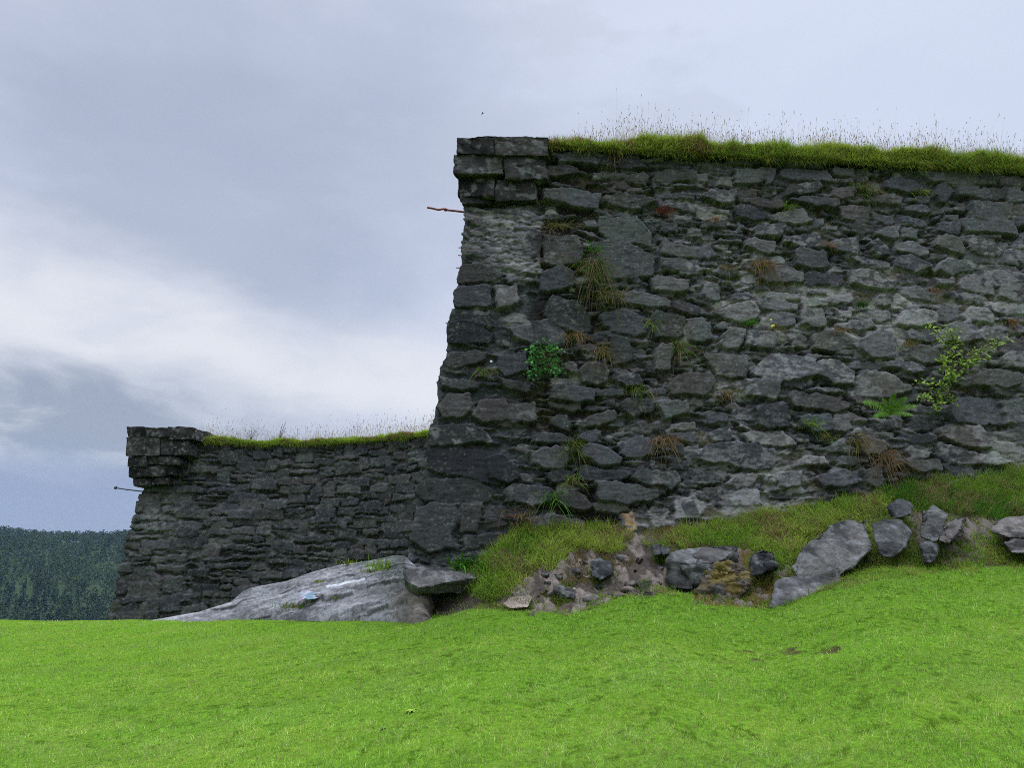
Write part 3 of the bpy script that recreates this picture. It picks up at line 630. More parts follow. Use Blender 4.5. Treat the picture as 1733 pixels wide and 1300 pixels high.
SKIRT = []
RJ = np.random.default_rng(99)
def blocks(root, rows_, org, scl, ptfun, back, mat, colr, amp, size):
    for k, (x0, y0, x1, y1, proud, kind, depth) in enumerate(rows_):
        p = []
        for (x, y) in ((x0, y0), (x1, y0), (x1, y1), (x0, y1)):
            q = ptfun(np.array(org[0] + x / scl), np.array(org[1] + y / scl), proud)
            q = q + RJ.normal(0, amp * 0.8, 3); p.append(q); p.append(q + back * depth)
        rock(kind, p, np.array(colr) * RJ.uniform(0.6, 1.35), seed=20 + k, amp=amp * 1.5, size=size, bev=0.015, freq=2.4, strata=(1, 1, 1.2), mat=mat, parent=root)
blocks(near, [(292, 196, 492, 288, 0.22, 'coping_stone', 1.6), (490, 192, 792, 294, 0.24, 'coping_stone', 1.6),
              (280, 286, 545, 402, 0.17, 'corbel_stone', 1.5), (548, 298, 770, 424, 0.16, 'corbel_stone', 1.5),
              (298, 402, 500, 512, 0.09, 'corbel_stone', 1.4), (505, 420, 716, 536, 0.09, 'corbel_stone', 1.4),
              (318, 505, 480, 560, 0.03, 'corbel_stone', 1.3)],
       (680, 170), 3.171, wallpt, BK, M_WALL, (0.058, 0.056, 0.049), 0.02, 0.03)

def tube(path, rad, ns=8):
    path = np.asarray(path, float); n = len(path)
    tg = np.gradient(path, axis=0); tg /= np.linalg.norm(tg, axis=1)[:, None]
    up = np.array([0.1, 0.3, 1.0]); a = np.cross(tg, up); a /= np.linalg.norm(a, axis=1)[:, None]; b = np.cross(tg, a)
    th = np.linspace(0, 2 * np.pi, ns, endpoint=False)
    rad = np.broadcast_to(rad, n)
    v = path[:, None] + rad[:, None, None] * (a[:, None] * np.cos(th)[None, :, None] + b[:, None] * np.sin(th)[None, :, None])
    f = []
    for i in range(n - 1):
        for j in range(ns):
            f.append((i * ns + j, i * ns + (j + 1) % ns, (i + 1) * ns + (j + 1) % ns, (i + 1) * ns + j))
    return v.reshape(-1, 3), np.array(f)
M_RUST = mat_plain('rusty_iron', (0.22, 0.03, 0.018), 0.8)
M_IRON = mat_plain('dark_iron', (0.03, 0.03, 0.035), 0.6)
yc = float(wallpt(np.array(790.), np.array(356.))[1]) + 0.12
def bar(name, pxs, rad, mat, Y, root):
    p = np.array([P(a, b, Y) for a, b in pxs])
    s = np.linspace(0, len(p) - 1, len(p) * 5)
    q = np.stack([np.interp(s, np.arange(len(p)), p[:, i]) for i in range(3)], 1)
    v, f = tube(q, rad)
    return child(mesh(name, v, f, mat), root)
rod = bar('iron_rod', [(723, 351), (732, 352.5), (742, 355), (750, 353.5), (758, 355.5), (772, 357), (795, 360)], 0.018, M_RUST, yc, near)
rod['label'] = 'rusty red bent iron rod sticking out below the corner block'
bar('rod_collar', [(752.5, 354), (756, 355.5)], 0.03, M_RUST, yc, near)
for a, b in ((777, 419), (776, 432), (773, 453), (755, 547)):
    bar('iron_peg', [(a - 1, b), (a + 14, b + 1)], 0.009, M_RUST, yc - 0.1, near)

# ---------------------------------------------------------------- far bastion
ZT = float(P(335, 749, 32.0)[2])
tops = [(215, 742), (335, 749), (450, 753), (560, 751), (650, 745), (720, 737), (800, 727)]
pts = []
for a, b in tops[1:]:
    d = ray(a, b); k = (ZT - EYE) / d[2]; pts.append(d * k + np.array([0, 0, EYE]))
p0 = P(222, 742, 31.6); p0[2] = ZT
pts = np.array([p0] + pts)
ext = pts[-1] + (pts[-1] - pts[-2]) * 2
pts = np.concatenate([pts, ext[None]])
seg = np.concatenate([[0], np.cumsum(np.linalg.norm(np.diff(pts[:, :2], axis=0), axis=1))])
LEN = seg[-1]
def ftop(u): return np.stack([np.interp(u, seg, pts[:, i]) for i in range(3)], -1)
FN = np.array([0.0, -1.0, 0.0]); FB = 0.13
FEDGE = np.array([(240, 742), (240, 826), (232, 842), (222, 870), (214, 895), (207, 930), (199, 965), (191, 1005), (183, 1048), (176, 1090)], float)
def farpt(px, py, off=0.0):                            # onto the battered plane under the corner
    d = ray(px, py); n = unit(FN + FB * np.array([0, 0, 1.0])); o0 = p0 + off * FN
    k = ((o0 - np.array([0, 0, EYE])) @ n) / (d @ n)
    return d * k[..., None] + np.array([0, 0, EYE])
fe = farpt(FEDGE[:, 0], FEDGE[:, 1]); feo = fe[:, 0] - p0[0]; fev = fe[:, 2] - ZT
VB2 = -8.6
FF = Field(-3, LEN, VB2, 0.2, 0.025, -0.12)
GU, GV = FF.uv()
m2 = fbm2(GU * 2, GV * 3, 4, 81); mt2 = fbm2(GU * 7, GV * 12, 3, 83)
FF.H = np.maximum(FF.H, FF.base + 0.06 * sstep(m2, 0.4, 0.7) + (mt2 - 0.5) * 0.04)
FF.C = np.array([0.02, 0.019, 0.017]) + np.array([0.05, 0.047, 0.04]) * (sstep(m2, 0.45, 0.75) * mt2)[..., None]
slivers(FF, 1000, -2.5, LEN, VB2, 0.1, (-0.06, 0.0), (0.2, 0.7), (0.05, 0.14), 0.8)
courses(FF, -3, LEN, VB2, 0.05, (0.26, 0.52), (0.4, 1.3), 0.0, 0.03, 0.016, 0.66, lambda u: 0.12 * math.sin(u * 1.1) + 0.08 * math.sin(u * 2.9 + 1))
lm2 = sstep(fbm2(GU * 1.5, GV * 2.2, 5, 91, 0.6), 0.55, 0.72) * 0.18
cornerpale = np.exp(-(((GU - 1.6) / 1.0) ** 2 + ((GV + 3.2) / 1.0) ** 2)) * sstep(mt2, 0.35, 0.6) * 0.65
lm2 = np.maximum(lm2, cornerpale)
FF.C = FF.C * (1 - lm2[..., None]) + np.array([0.16, 0.16, 0.145]) * lm2[..., None]
r2 = np.arange(VB2, 0.03, 0.032); nc2 = 620
v2 = r2[:, None] * np.ones((1, nc2)); ue = np.interp(v2, fev[::-1], feo[::-1])
s2 = np.linspace(0, 1, nc2)[None]
u2 = ue + (LEN - ue) * s2
uc = np.maximum(u2, 0)
hw = FF.samp(FF.H, u2 + (fbm2(u2 * 3, v2 * 3, 3, 93) - 0.5) * 0.14, v2 + (fbm2(u2 * 3, v2 * 3, 3, 95) - 0.5) * 0.12) + (fbm2(u2 * 6, v2 * 9, 3, 97) - 0.5) * 0.022
cf2 = FF.samp(FF.C, u2, v2) * (0.3 + 1.35 * fbm2(u2 * 7, v2 * 10, 4, 105, 0.7))[..., None]
f2k = (sstep(fbm2(u2 * 13, v2 * 16, 3, 107, 0.7), 0.62, 0.74) * 0.4)[..., None]
cf2 = cf2 * (1 - f2k) + np.array([0.17, 0.17, 0.155]) * f2k
bp = ftop(uc); bp[..., 0] += np.minimum(u2, 0)
w2 = np.clip(1 - (u2 - ue) / 0.3, 0, 1)
pf2 = bp + np.stack([-w2 * (hw + (fbm2(v2 * 2, v2 * 0, 3, 99) - 0.5) * 0.2), v2 * FB - hw, v2], -1)
BK2 = unit(np.array([-0.10, 1.0, 0]))
BK2 = unit(np.array([0.1, 1.0, 0]))
d2 = np.arange(0, 14, 0.12); e2 = pf2[::2, 0][:, None]
hl2 = (fbm2(d2[None] * 2.2 + e2[..., 0] * 0, e2[..., 2] * 3.5 + d2[None] * 0, 4, 101) - 0.5) * 0.2
pl2 = e2 + d2[None, :, None] * BK2 + np.array([-1, 0, 0]) * (hl2 * np.clip(d2[None] / 0.4, 0, 1))[..., None]
cl2 = np.ones(pl2.shape) * np.array([0.06, 0.062, 0.06]) * (0.6 + 0.8 * fbm2(d2[None] * 3 + e2[..., 0] * 0, e2[..., 2] * 5 + d2[None] * 0, 3, 103))[..., None]
farw = empty('fortress_wall', (float(p0[0]) + 6, 32, ZT + VB2))
tag(farw, 'lower dark stone bastion with curved top standing farther off beyond the lawn', 'fortress wall')
f1 = grid_faces(*u2.shape); f2 = grid_faces(*pl2.shape[:2])[:, ::-1] + u2.size
child(mesh('masonry', np.concatenate([pf2.reshape(-1, 3), pl2.reshape(-1, 3)]), np.concatenate([f1, f2]), M_FAR, smooth=False, col=np.concatenate([cf2.reshape(-1, 3), cl2.reshape(-1, 3)])), farw)
blocks(farw, [(218, 148, 655, 248, 0.45, 'coping_stone', 3), (652, 138, 930, 272, 0.45, 'coping_stone', 3),
              (212, 252, 560, 442, 0.40, 'corbel_stone', 3), (563, 256, 860, 440, 0.38, 'corbel_stone', 3),
              (218, 446, 420, 556, 0.36, 'corbel_stone', 3), (424, 446, 775, 540, 0.34, 'corbel_stone', 3),
              (234, 560, 366, 670, 0.27, 'corbel_stone', 3), (369, 542, 616, 660, 0.28, 'corbel_stone', 3), (619, 540, 735, 650, 0.2, 'corbel_stone', 3),
              (278, 672, 468, 762, 0.16, 'corbel_stone', 3), (471, 664, 655, 752, 0.17, 'corbel_stone', 3)],
       (180, 700), 6.189, farpt, BK2, M_FAR, (0.046, 0.045, 0.04), 0.02, 0.07)
r_ = bar('iron_rod', [(196, 826), (215, 829), (250, 833)], 0.028, M_IRON, 32.2, farw)
bar('rod_knob', [(194.5, 825.7), (197, 826.1)], 0.07, M_IRON, 32.2, farw)

# ---------------------------------------------------------------- blades, stalks and leaves
UPV = np.array([0, 0, 1.0])
def strands(base, dirv, L, wid, droop, col, nseg=2, R=rng, side=None):
    n = len(base); s = np.linspace(0, 1, nseg + 1)
    d = dirv / np.linalg.norm(dirv, axis=1)[:, None]
    p = base[:, None] + d[:, None] * (L[:, None] * s[None])[..., None]
    p[..., 2] -= (droop * L)[:, None] * s[None] ** 2
    if side is None:
        a = R.uniform(0, 2 * np.pi, n); side = np.stack([np.cos(a), np.sin(a), np.zeros(n)], 1)
    w = (wid[:, None] * (1 - s[None]) ** 0.7 * 0.5 + 0.0003)[..., None]
    v = np.stack([p - side[:, None] * w, p + side[:, None] * w], 2).reshape(-1, 3)
    b = np.arange(n)[:, None] * (2 * (nseg + 1)) + 2 * np.arange(nseg)[None]
    f = np.stack([b, b + 1, b + 3, b + 2], -1).reshape(-1, 4)
    return v, f, np.repeat(col, 2 * (nseg + 1), axis=0)
class Acc:
    def __init__(s): s.v, s.f, s.c, s.n = [], [], [], 0
    def add(s, v, f, c):
        s.v.append(v); s.f.append(f + s.n); s.c.append(c); s.n += len(v)
    def build(s, name, mat=None, smooth=False, root=None):
        o = mesh(name, np.concatenate(s.v), np.concatenate(s.f), mat or M_GRASS, col=np.concatenate(s.c), smooth=smooth)
        if root: child(o, root)
        return o
def jit(n, k, R=rng): return R.normal(0, k, n)

# lawn: short mown grass
G1, G2, G3 = np.array([0.20, 0.345, 0.042]), np.array([0.29, 0.39, 0.06]), np.array([0.10, 0.215, 0.028])
nL = 560000
ta = rng.uniform(-0.92, 0.92, nL)
yl = 3.6 * (24 / 3.6) ** (rng.random(nL) ** 0.85)
xl = ta * yl
yel = np.interp(ta, LT, LP[:, 1])
wl = fbm2(xl * 2.2, yl * 2.2, 3, 121)
kp = yl < yel + (wl - 0.5) * 0.5 + 0.08
kp &= ~((ta > T0 - 0.16) & (ta < T0 + 0.0) & (yl > yel))
xl, yl, wl = xl[kp], yl[kp], wl[kp]
zl = ground(xl, yl)
lpx, lpy = proj(np.stack([xl, yl, zl], 1))
md = inpoly(lpx, lpy, [(1205, 1108), (1240, 1100), (1300, 1098), (1420, 1094), (1430, 1106), (1310, 1112), (1290, 1122), (1215, 1124)]) & (fbm2(xl * 5.5, yl * 11, 4, 21) > 0.545)
bare = fbm2(xl * 11, yl * 14, 3, 131) > 0.68
kp = ~(md & (rng.random(len(xl)) < 0.75)) & ~(bare & (rng.random(len(xl)) < 0.7))
xl, yl, zl = xl[kp], yl[kp], zl[kp]
n = len(xl)
t1 = fbm2(xl * 0.55, yl * 0.9, 4, 141); t2 = fbm2(xl * 4, yl * 5, 3, 143)
band = 0.5 + 0.5 * np.sin(yl * 2.6 + (fbm2(xl * 0.4, yl * 0.4, 3, 147) - 0.5) * 9)
q1 = np.clip((t1 - 0.35) / 0.3, 0, 1)[:, None]; q2 = (sstep(t2 + 0.12 * band - 0.06, 0.5, 0.68) * 0.7)[:, None]
cl_ = G1 * (1 - q1) + G2 * q1
cl_ = cl_ * (1 - q2) + G3 * q2
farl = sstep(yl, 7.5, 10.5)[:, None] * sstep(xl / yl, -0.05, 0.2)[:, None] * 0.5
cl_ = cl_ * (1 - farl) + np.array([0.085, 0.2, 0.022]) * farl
pw_ = (sstep(fbm2(xl * 0.9, yl * 1.4, 4, 146), 0.5, 0.7) * 0.45)[:, None]
cl_ = cl_ * (1 - pw_) + np.array([0.27, 0.36, 0.10]) * pw_
dry = rng.random(n) < 0.06
cl_[dry] = np.array([0.34, 0.30, 0.12])
pal_ = rng.random(n) < 0.14
cl_[pal_] = np.array([0.36, 0.45, 0.13])
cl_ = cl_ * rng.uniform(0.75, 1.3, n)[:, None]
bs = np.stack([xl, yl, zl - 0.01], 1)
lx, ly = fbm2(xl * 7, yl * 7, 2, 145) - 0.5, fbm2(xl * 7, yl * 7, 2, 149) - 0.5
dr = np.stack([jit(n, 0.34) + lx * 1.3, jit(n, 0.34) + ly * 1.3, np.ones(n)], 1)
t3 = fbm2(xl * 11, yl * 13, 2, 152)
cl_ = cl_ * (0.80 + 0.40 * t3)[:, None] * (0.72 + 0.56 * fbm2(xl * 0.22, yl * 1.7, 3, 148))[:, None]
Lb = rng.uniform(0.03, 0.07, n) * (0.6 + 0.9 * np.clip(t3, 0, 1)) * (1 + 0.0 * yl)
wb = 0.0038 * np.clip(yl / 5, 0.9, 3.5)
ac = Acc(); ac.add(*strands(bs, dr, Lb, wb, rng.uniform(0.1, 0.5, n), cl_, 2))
tag(ac.build('lawn_grass'), 'short bright green mown lawn filling the foreground', 'grass', kind='stuff')

# longer grass on the bank under the wall
BANK = [([(795, 1015), (785, 965), (830, 935), (870, 900), (960, 885), (1058, 898), (1072, 925), (985, 938), (925, 965), (868, 1003), (835, 1022)], 1.0, 0),
        ([(1085, 925), (1150, 905), (1300, 868), (1400, 850), (1505, 832), (1505, 872), (1415, 885), (1372, 915), (1340, 955), (1310, 975), (1300, 935), (1240, 925), (1150, 928)], 0.95, 0),
        ([(1495, 850), (1510, 832), (1600, 816), (1800, 790), (1800, 875), (1690, 880), (1620, 872), (1560, 860)], 1.15, 1),
        ([(1590, 958), (1585, 940), (1640, 905), (1668, 895), (1725, 930), (1730, 958), (1660, 965)], 0.55, 0),
        ([(1430, 965), (1480, 940), (1560, 940), (1600, 965), (1500, 985), (1420, 1000)], 0.4, 0),
        ([(1265, 985), (1320, 970), (1345, 965), (1310, 1000), (1290, 1030), (1240, 1032)], 0.4, 2),
        ([(900, 1000), (925, 990), (955, 1010), (960, 1035), (920, 1025)], 0.5, 2),
        ([(1262, 930), (1380, 900), (1480, 865), (1560, 850), (1610, 862), (1600, 962), (1480, 960), (1300, 990), (1250, 1000)], 0.5, 0),
        ([(930, 965), (985, 935), (1060, 925), (1075, 960), (1010, 985), (960, 1000)], 0.35, 2),
        ([(1660, 872), (1780, 868), (1780, 960), (1660, 960)], 0.38, 0),
        ([(800, 1036), (860, 1025), (960, 1042), (1060, 1015), (1130, 1000), (1200, 1018), (1300, 1032), (1420, 985), (1600, 966), (1740, 962), (1740, 952), (1590, 955), (1420, 972), (1300, 1018), (1180, 1008), (1050, 1005), (960, 1030), (850, 1020)], 0.45, 0),
        ([(1040, 870), (850, 880), (845, 910), (1000, 900)], 0.8, 2),
        ([(1085, 885), (1170, 878), (1170, 915), (1085, 912)], 0.45, 2)]
nB = 330000
tb = rng.uniform(T0 - 0.02, 0.95, nB); yb = rng.uniform(10.2, 13.8, nB); xb = tb * yb
zb = ground(xb, yb); bkx, bky = proj(np.stack([xb, yb, zb], 1))
wbk = (fbm2(xb * 4, yb * 4, 3, 151) - 0.5) * 34
ac = Acc()
infr = yb < np.interp(tb, FTT, FP[:, 1]) + 0.1
for poly, ln, kd in BANK:
    m = inpoly(bkx + wbk, bky + wbk * 0.7, poly) & infr & (rng.random(nB) < (0.85 if ln > 0.6 else 0.55))
    b = np.stack([xb, yb, zb - 0.02], 1)[m]; n = len(b)
    if not n: continue
    tn = fbm2(b[:, 0] * 2.5, b[:, 1] * 2.5, 3, 155)
    pal = [(np.array([0.19, 0.32, 0.035]), np.array([0.31, 0.39, 0.06])), (np.array([0.08, 0.19, 0.02]), np.array([0.19, 0.30, 0.035])), (np.array([0.15, 0.16, 0.025]), np.array([0.2, 0.15, 0.045]))][kd]
    c = pal[0] + (pal[1] - pal[0]) * np.clip((tn - 0.35) / 0.3, 0, 1)[:, None]
    dd = rng.random(n) < 0.08 + 0.5 * sstep(fbm2(b[:, 0] * 3, b[:, 1] * 3, 3, 159), 0.52, 0.68)
    c[dd] = np.array([0.27, 0.2, 0.09])
    c = c * rng.uniform(0.7, 1.3, n)[:, None]
    clump = fbm2(b[:, 0] * 6, b[:, 1] * 6, 2, 157)
    L = rng.uniform(0.10, 0.34, n) * ln * (0.5 + 1.1 * clump)
    cl2x = fbm2(b[:, 0] * 4, b[:, 1] * 4, 2, 161)
    dv = np.stack([jit(n, 0.38) + (cl2x - 0.5) * 2.4, jit(n, 0.38) - 0.5 * clump, np.ones(n)], 1)
    ac.add(*strands(b, dv, L, rng.uniform(0.006, 0.011, n), rng.uniform(0.15, 0.75, n), c, 3))
tag(ac.build('bank_grass'), 'long rough grass on the bank between the rocks and the wall foot', 'grass', kind='stuff')

# turf and seed heads on the wall tops
def turf(name_s, pf, length, back, thick, bl, nb, nst, sl, wid, seed, colA, colB, lab, hmod, zdeep=0.2):
    R = np.random.default_rng(seed)
    us = np.linspace(0, length, int(length / 0.08) + 2); bks = np.concatenate([[-0.07, -0.05, 0.0, 0.1, 0.25], np.linspace(0.45, back, 8)])
    prof = np.array([-0.06, 0.35, 0.75, 1.0, 1.08] + [1.1 + 0.02 * k for k in range(8)])
    U, K = np.meshgrid(us, np.arange(len(bks)))
    hm = hmod(U)
    zz = prof[K] * thick * hm * (0.45 + 1.1 * fbm2(U * 1.3, K * 0.3, 3, seed))
    fr = (fbm2(U * 2.5, K * 0.5, 3, seed + 1) - 0.5) * 0.12
    pos = pf(U.ravel(), bks[K].ravel() - np.maximum(fr.ravel(), -0.03)).reshape(U.shape + (3,))
    pos[..., 2] += zz - 0.02
    o = mesh('turf', pos, grid_faces(*U.shape), M_SOIL, col=np.ones((U.size, 3)) * np.array([0.055, 0.06, 0.016]))
    ac = Acc()
    u = R.uniform(0, length, nb); k = R.random(nb) ** 1.6 * back * 0.55 - 0.08
    kk = np.interp(k, bks, np.arange(len(bks)))
    def surf(u, k):
        kk = np.interp(k, bks, np.arange(len(bks))); z = np.interp(kk, np.arange(len(prof)), prof) * thick * hmod(u) * (0.45 + 1.1 * fbm2(u * 1.3, kk * 0.3, 3, seed))
        p = pf(u, k); p[:, 2] += z - 0.03; return p
    b = surf(u, k); tn = fbm2(u * 1.6, k * 2, 3, seed + 4)
    c = colA + (colB - colA) * np.clip((tn - 0.3) / 0.4, 0, 1)[:, None]
    dd = R.random(nb) < 0.08 + 0.7 * sstep(fbm2(u * 1.1, k * 3, 3, seed + 5), 0.52, 0.7); c[dd] = np.array([0.17, 0.105, 0.045])
    c = c * R.uniform(0.65, 1.35, nb)[:, None]
    fz = np.clip(1 - (k + 0.08) / 0.3, 0, 1)
    out = pf(np.array([0.0]), np.array([-1.0]))[0] - pf(np.array([0.0]), np.array([0.0]))[0]
    dv = np.stack([R.normal(0, 0.4, nb), R.normal(0, 0.4, nb), np.ones(nb)], 1) + out[None] * (fz * 0.75)[:, None]
    L = R.uniform(0.5, 1.2, nb) * bl * (0.35 + 1.3 * fbm2(u * 4, k * 4, 2, seed + 6))
    dv[:, 0] += (fbm2(u * 3, k * 3, 2, seed + 7) - 0.5) * 2.2
    ac.add(*strands(b, dv, L, R.uniform(0.7, 1.3, nb) * wid, R.uniform(0.1, 0.8, nb), c, 3, R))
    nf = nb // 6; u = R.uniform(0, length, nf); kf = R.uniform(-0.10, 0.02, nf); b = surf(u, kf); b[:, 2] += R.uniform(-0.04, 0.05, nf)
    c = np.array([colA, colA * 0.6, np.array([0.2, 0.14, 0.06]), colB])[R.integers(4, size=nf)] * R.uniform(0.6, 1.3, nf)[:, None]
    ac.add(*strands(b, out[None] * 1.0 + np.stack([R.normal(0, 0.6, nf), np.zeros(nf), R.normal(0.15, 0.4, nf)], 1), R.uniform(0.3, 0.9, nf) * bl * (0.1 + 1.4 * fbm2(u * 3, kf * 0, 3, seed + 9)), R.uniform(0.7, 1.3, nf) * wid, R.uniform(0.4, 1.3, nf), c, 3, R))
    g_ = ac.build('wall_top_grass')
    tag(g_, lab[0], 'grass', kind='stuff')
    ac = Acc()
    u = R.uniform(0, length, nst); k = R.uniform(0.0, back * 0.7, nst); b = surf(u, k)
    dens = fbm2(u * 0.9, k * 0 + 2, 3, seed + 8)
    L = (R.gamma(3.0, 0.16, nst) + 0.25) * sl * (0.55 + 0.9 * dens) * np.clip(hmod(u), 0.3, 1)
    dv = np.stack([R.normal(0.08, 0.16, nst), R.normal(0, 0.16, nst), np.ones(nst)], 1)
    c = np.where((R.random(nst) < 0.5)[:, None], np.array([0.32, 0.24, 0.15]), np.array([0.46, 0.39, 0.26])) * R.uniform(0.7, 1.2, nst)[:, None]
    dp = R.uniform(0.0, 0.3, nst)
    ac.add(*strands(b, dv, L, np.full(nst, wid * 0.42), dp, c, 3, R))
    d = dv / np.linalg.norm(dv, axis=1)[:, None]
    tip = b + d * L[:, None]; tip[:, 2] -= dp * L
    red = R.random(nst) < 0.55
    sc_ = np.where(red, R.uniform(0.005, 0.011, nst), R.uniform(0.004, 0.007, nst)) * (wid / 0.008)
    ln_ = np.where(red, sc_ * 1.6, sc_ * 9)
    ch = np.where(red[:, None], np.array([0.17, 0.075, 0.045]), np.array([0.4, 0.32, 0.2])) * R.uniform(0.6, 1.3, nst)[:, None]
    for a in (0, 1):
        ang = R.uniform(0, np.pi, nst) + a * np.pi / 2
        sd = np.stack([np.cos(ang), np.sin(ang), np.zeros(nst)], 1) * sc_[:, None]
        v = np.stack([tip - d * ln_[:, None], tip + sd, tip + d * ln_[:, None], tip - sd], 1).reshape(-1, 3)
        ac.add(v, np.arange(4 * nst).reshape(-1, 4), np.repeat(ch, 4, axis=0))
    s_ = ac.build('seed_stalk_fringe')
    tag(s_, lab[1], 'grass', kind='stuff')
    tag(o, lab[2], 'turf', kind='stuff')
u_s = float(to_uv(np.array(926.), np.array(250.))[0])
def pf_near(u, k): return A + np.multiply.outer(u + u_s, DU) + np.multiply.outer(k, -NH) + np.array([0, 0, 0.0])
turf('near', pf_near, WR - u_s, 3.0, 0.31, 0.24, 120000, 11000, 0.62, 0.008, 201, np.array([0.16, 0.24, 0.025]), np.array([0.25, 0.32, 0.035]),
     ('green turf grass along the top of the tall near wall', 'thin reddish seed stalks rising from the turf on the near wall', 'earth under the grass on the near wall top'), lambda u: 0.35 + 0.75 * sstep(u, 0.0, 2.2))
uf0 = float(np.interp(330, [215, 335], [0, seg[1]]))
def pf_far(u, k):
    p = ftop(np.clip(u + uf0, 0, LEN)); p[..., 1] += k; return p
turf('far', pf_far, LEN - uf0, 3.0, 0.22, 0.2, 60000, 2600, 0.85, 0.012, 211, np.array([0.17, 0.26, 0.025]), np.array([0.25, 0.35, 0.03]),
     ('thin strip of bright turf grass along the far wall top', 'sparse thin seed stalks standing on the far wall top', 'earth under the grass on the far wall top'), lambda u: 0.9 + 0 * u)

# ---------------------------------------------------------------- loose rocks, outcrops
GREY, DARK, PALE, BRN = (0.15, 0.155, 0.155), (0.08, 0.085, 0.088), (0.3, 0.26, 0.22), (0.13, 0.105, 0.08)
rock('slab_boulder', R3((679, 962, 11.7), (697, 956, 12.1), (763, 953, 12.3), (834, 961, 12.2), (840, 972, 11.9), (801, 979, 11.6), (750, 987, 11.4), (709, 995, 11.3), (681, 980, 11.5), (706, 1010, 11.45), (750, 1007, 11.55), (800, 1003, 11.8), (684, 995, 11.7), (760, 1000, 12.4), (830, 990, 12.3)), (0.125, 0.125, 0.12), 31, 0.025, 0.04, 0.015, label='long flat-topped dark slab boulder jutting out below the near wall corner')
rock('corner_boulder', R3((1127, 945, 10.95), (1142, 929, 11.3), (1188, 926, 11.5), (1176, 956, 10.85), (1172, 998, 10.8), (1129, 996, 10.9), (1150, 935, 11.9), (1185, 985, 11.6), (1135, 990, 11.6)), GREY, 33, 0.02, 0.035, 0.012, label='upright squared grey boulder at the left of the mossy mound')
rock('ledge_boulder', R3((1150, 959, 10.85), (1200, 954, 10.8), (1226, 945, 10.9), (1250, 925, 11.4), (1190, 926, 11.6), (1180, 998, 10.82), (1212, 985, 10.85), (1245, 960, 11.3)), (0.13, 0.13, 0.125), 35, 0.03, 0.035, 0.012, label='flat-topped grey ledge boulder directly behind the brown mossy mound')
rock('mossy_boulder', R3((1178, 1014, 10.75), (1190, 968, 10.8), (1235, 950, 10.9), (1262, 965, 10.8), (1270, 988, 10.7), (1255, 1014, 10.6), (1215, 1024, 10.55), (1200, 985, 11.3), (1260, 985, 11.3)), BRN, 37, 0.085, 0.025, 0.02, freq=5, moss=0.8, label='crumbly brown boulder covered in rust coloured moss')
rock('dark_boulder', R3((1268, 940, 10.95), (1292, 927, 11.1), (1312, 933, 11.05), (1312, 960, 10.9), (1272, 976, 10.8), (1280, 945, 11.6), (1310, 960, 11.5)), DARK, 39, 0.04, 0.03, 0.01, freq=4, label='small jagged dark boulder between the mossy mound and the big sloping boulder')
rock('sloping_boulder', R3((1341, 960, 10.8), (1368, 917, 11.2), (1412, 885, 11.6), (1467, 878, 11.7), (1474, 925, 11.1), (1446, 962, 10.8), (1410, 985, 10.75), (1350, 982, 10.7), (1430, 900, 12.3), (1465, 930, 12.2), (1380, 950, 11.8)), (0.15, 0.15, 0.14), 41, 0.03, 0.04, 0.015, strata=(2.5, 1, 1), label='largest grey boulder sloping up to the right with a dark streaked face')
rock('low_slab', R3((1300, 1029, 10.3), (1315, 991, 10.6), (1343, 973, 10.75), (1412, 968, 10.8), (1426, 982, 10.68), (1394, 1008, 10.45), (1352, 1032, 10.25), (1340, 1030, 10.9), (1400, 1010, 11.1)), (0.2, 0.2, 0.205), 43, 0.02, 0.035, 0.01, label='pale flat slab lying in the lawn below the largest boulder')
rock('wedge_boulder', R3((1474, 885, 11.2), (1496, 880, 11.4), (1527, 882, 11.4), (1541, 901, 11.2), (1531, 928, 10.95), (1512, 943, 10.85), (1492, 943, 10.85), (1480, 915, 11.0), (1500, 890, 12.0), (1535, 920, 11.8)), (0.115, 0.12, 0.118), 45, 0.018, 0.035, 0.02, label='blocky dark grey boulder with a pointed foot right of the largest boulder')
rock('small_boulder', R3((1500, 858, 11.7), (1520, 848, 11.9), (1543, 853, 11.9), (1542, 872, 11.6), (1512, 878, 11.5), (1520, 865, 12.3)), DARK, 47, 0.03, 0.03, 0.01, freq=4, label='small dark boulder in the grass above the pointed-foot boulder')
rock('layered_boulder', R3((1560, 862, 11.6), (1580, 857, 11.8), (1606, 870, 11.6), (1600, 905, 11.2), (1582, 918, 11.1), (1558, 908, 11.2), (1580, 880, 12.3)), (0.105, 0.108, 0.1), 49, 0.035, 0.03, 0.01, strata=(1, 1, 5), label='layered upright dark boulder left of the cracked grey one')
rock('cracked_boulder', R3((1592, 893, 11.3), (1612, 874, 11.5), (1636, 876, 11.5), (1634, 900, 11.2), (1605, 920, 11.0), (1590, 915, 11.1), (1620, 895, 12.2)), (0.14, 0.13, 0.12), 51, 0.05, 0.028, 0.01, freq=4, label='cracked rough grey boulder above the reddish tuft')
rock('pale_ledge', R3((1676, 886, 11.5), (1700, 878, 11.7), (1790, 872, 11.8), (1790, 910, 11.3), (1715, 912, 11.2), (1680, 900, 11.3), (1730, 890, 12.5)), (0.2, 0.185, 0.17), 53, 0.04, 0.035, 0.015, strata=(1, 1, 4), label='pale ledge of rock under the dark grass, upper of two at the frame edge')
rock('pale_ledge', R3((1698, 918, 11.15), (1715, 905, 11.3), (1790, 905, 11.4), (1790, 938, 11.0), (1712, 936, 11.0), (1740, 920, 12)), (0.17, 0.16, 0.15), 55, 0.04, 0.035, 0.015, strata=(1, 1, 4), label='pale ledge of rock at the lawn, lower of two at the frame edge')
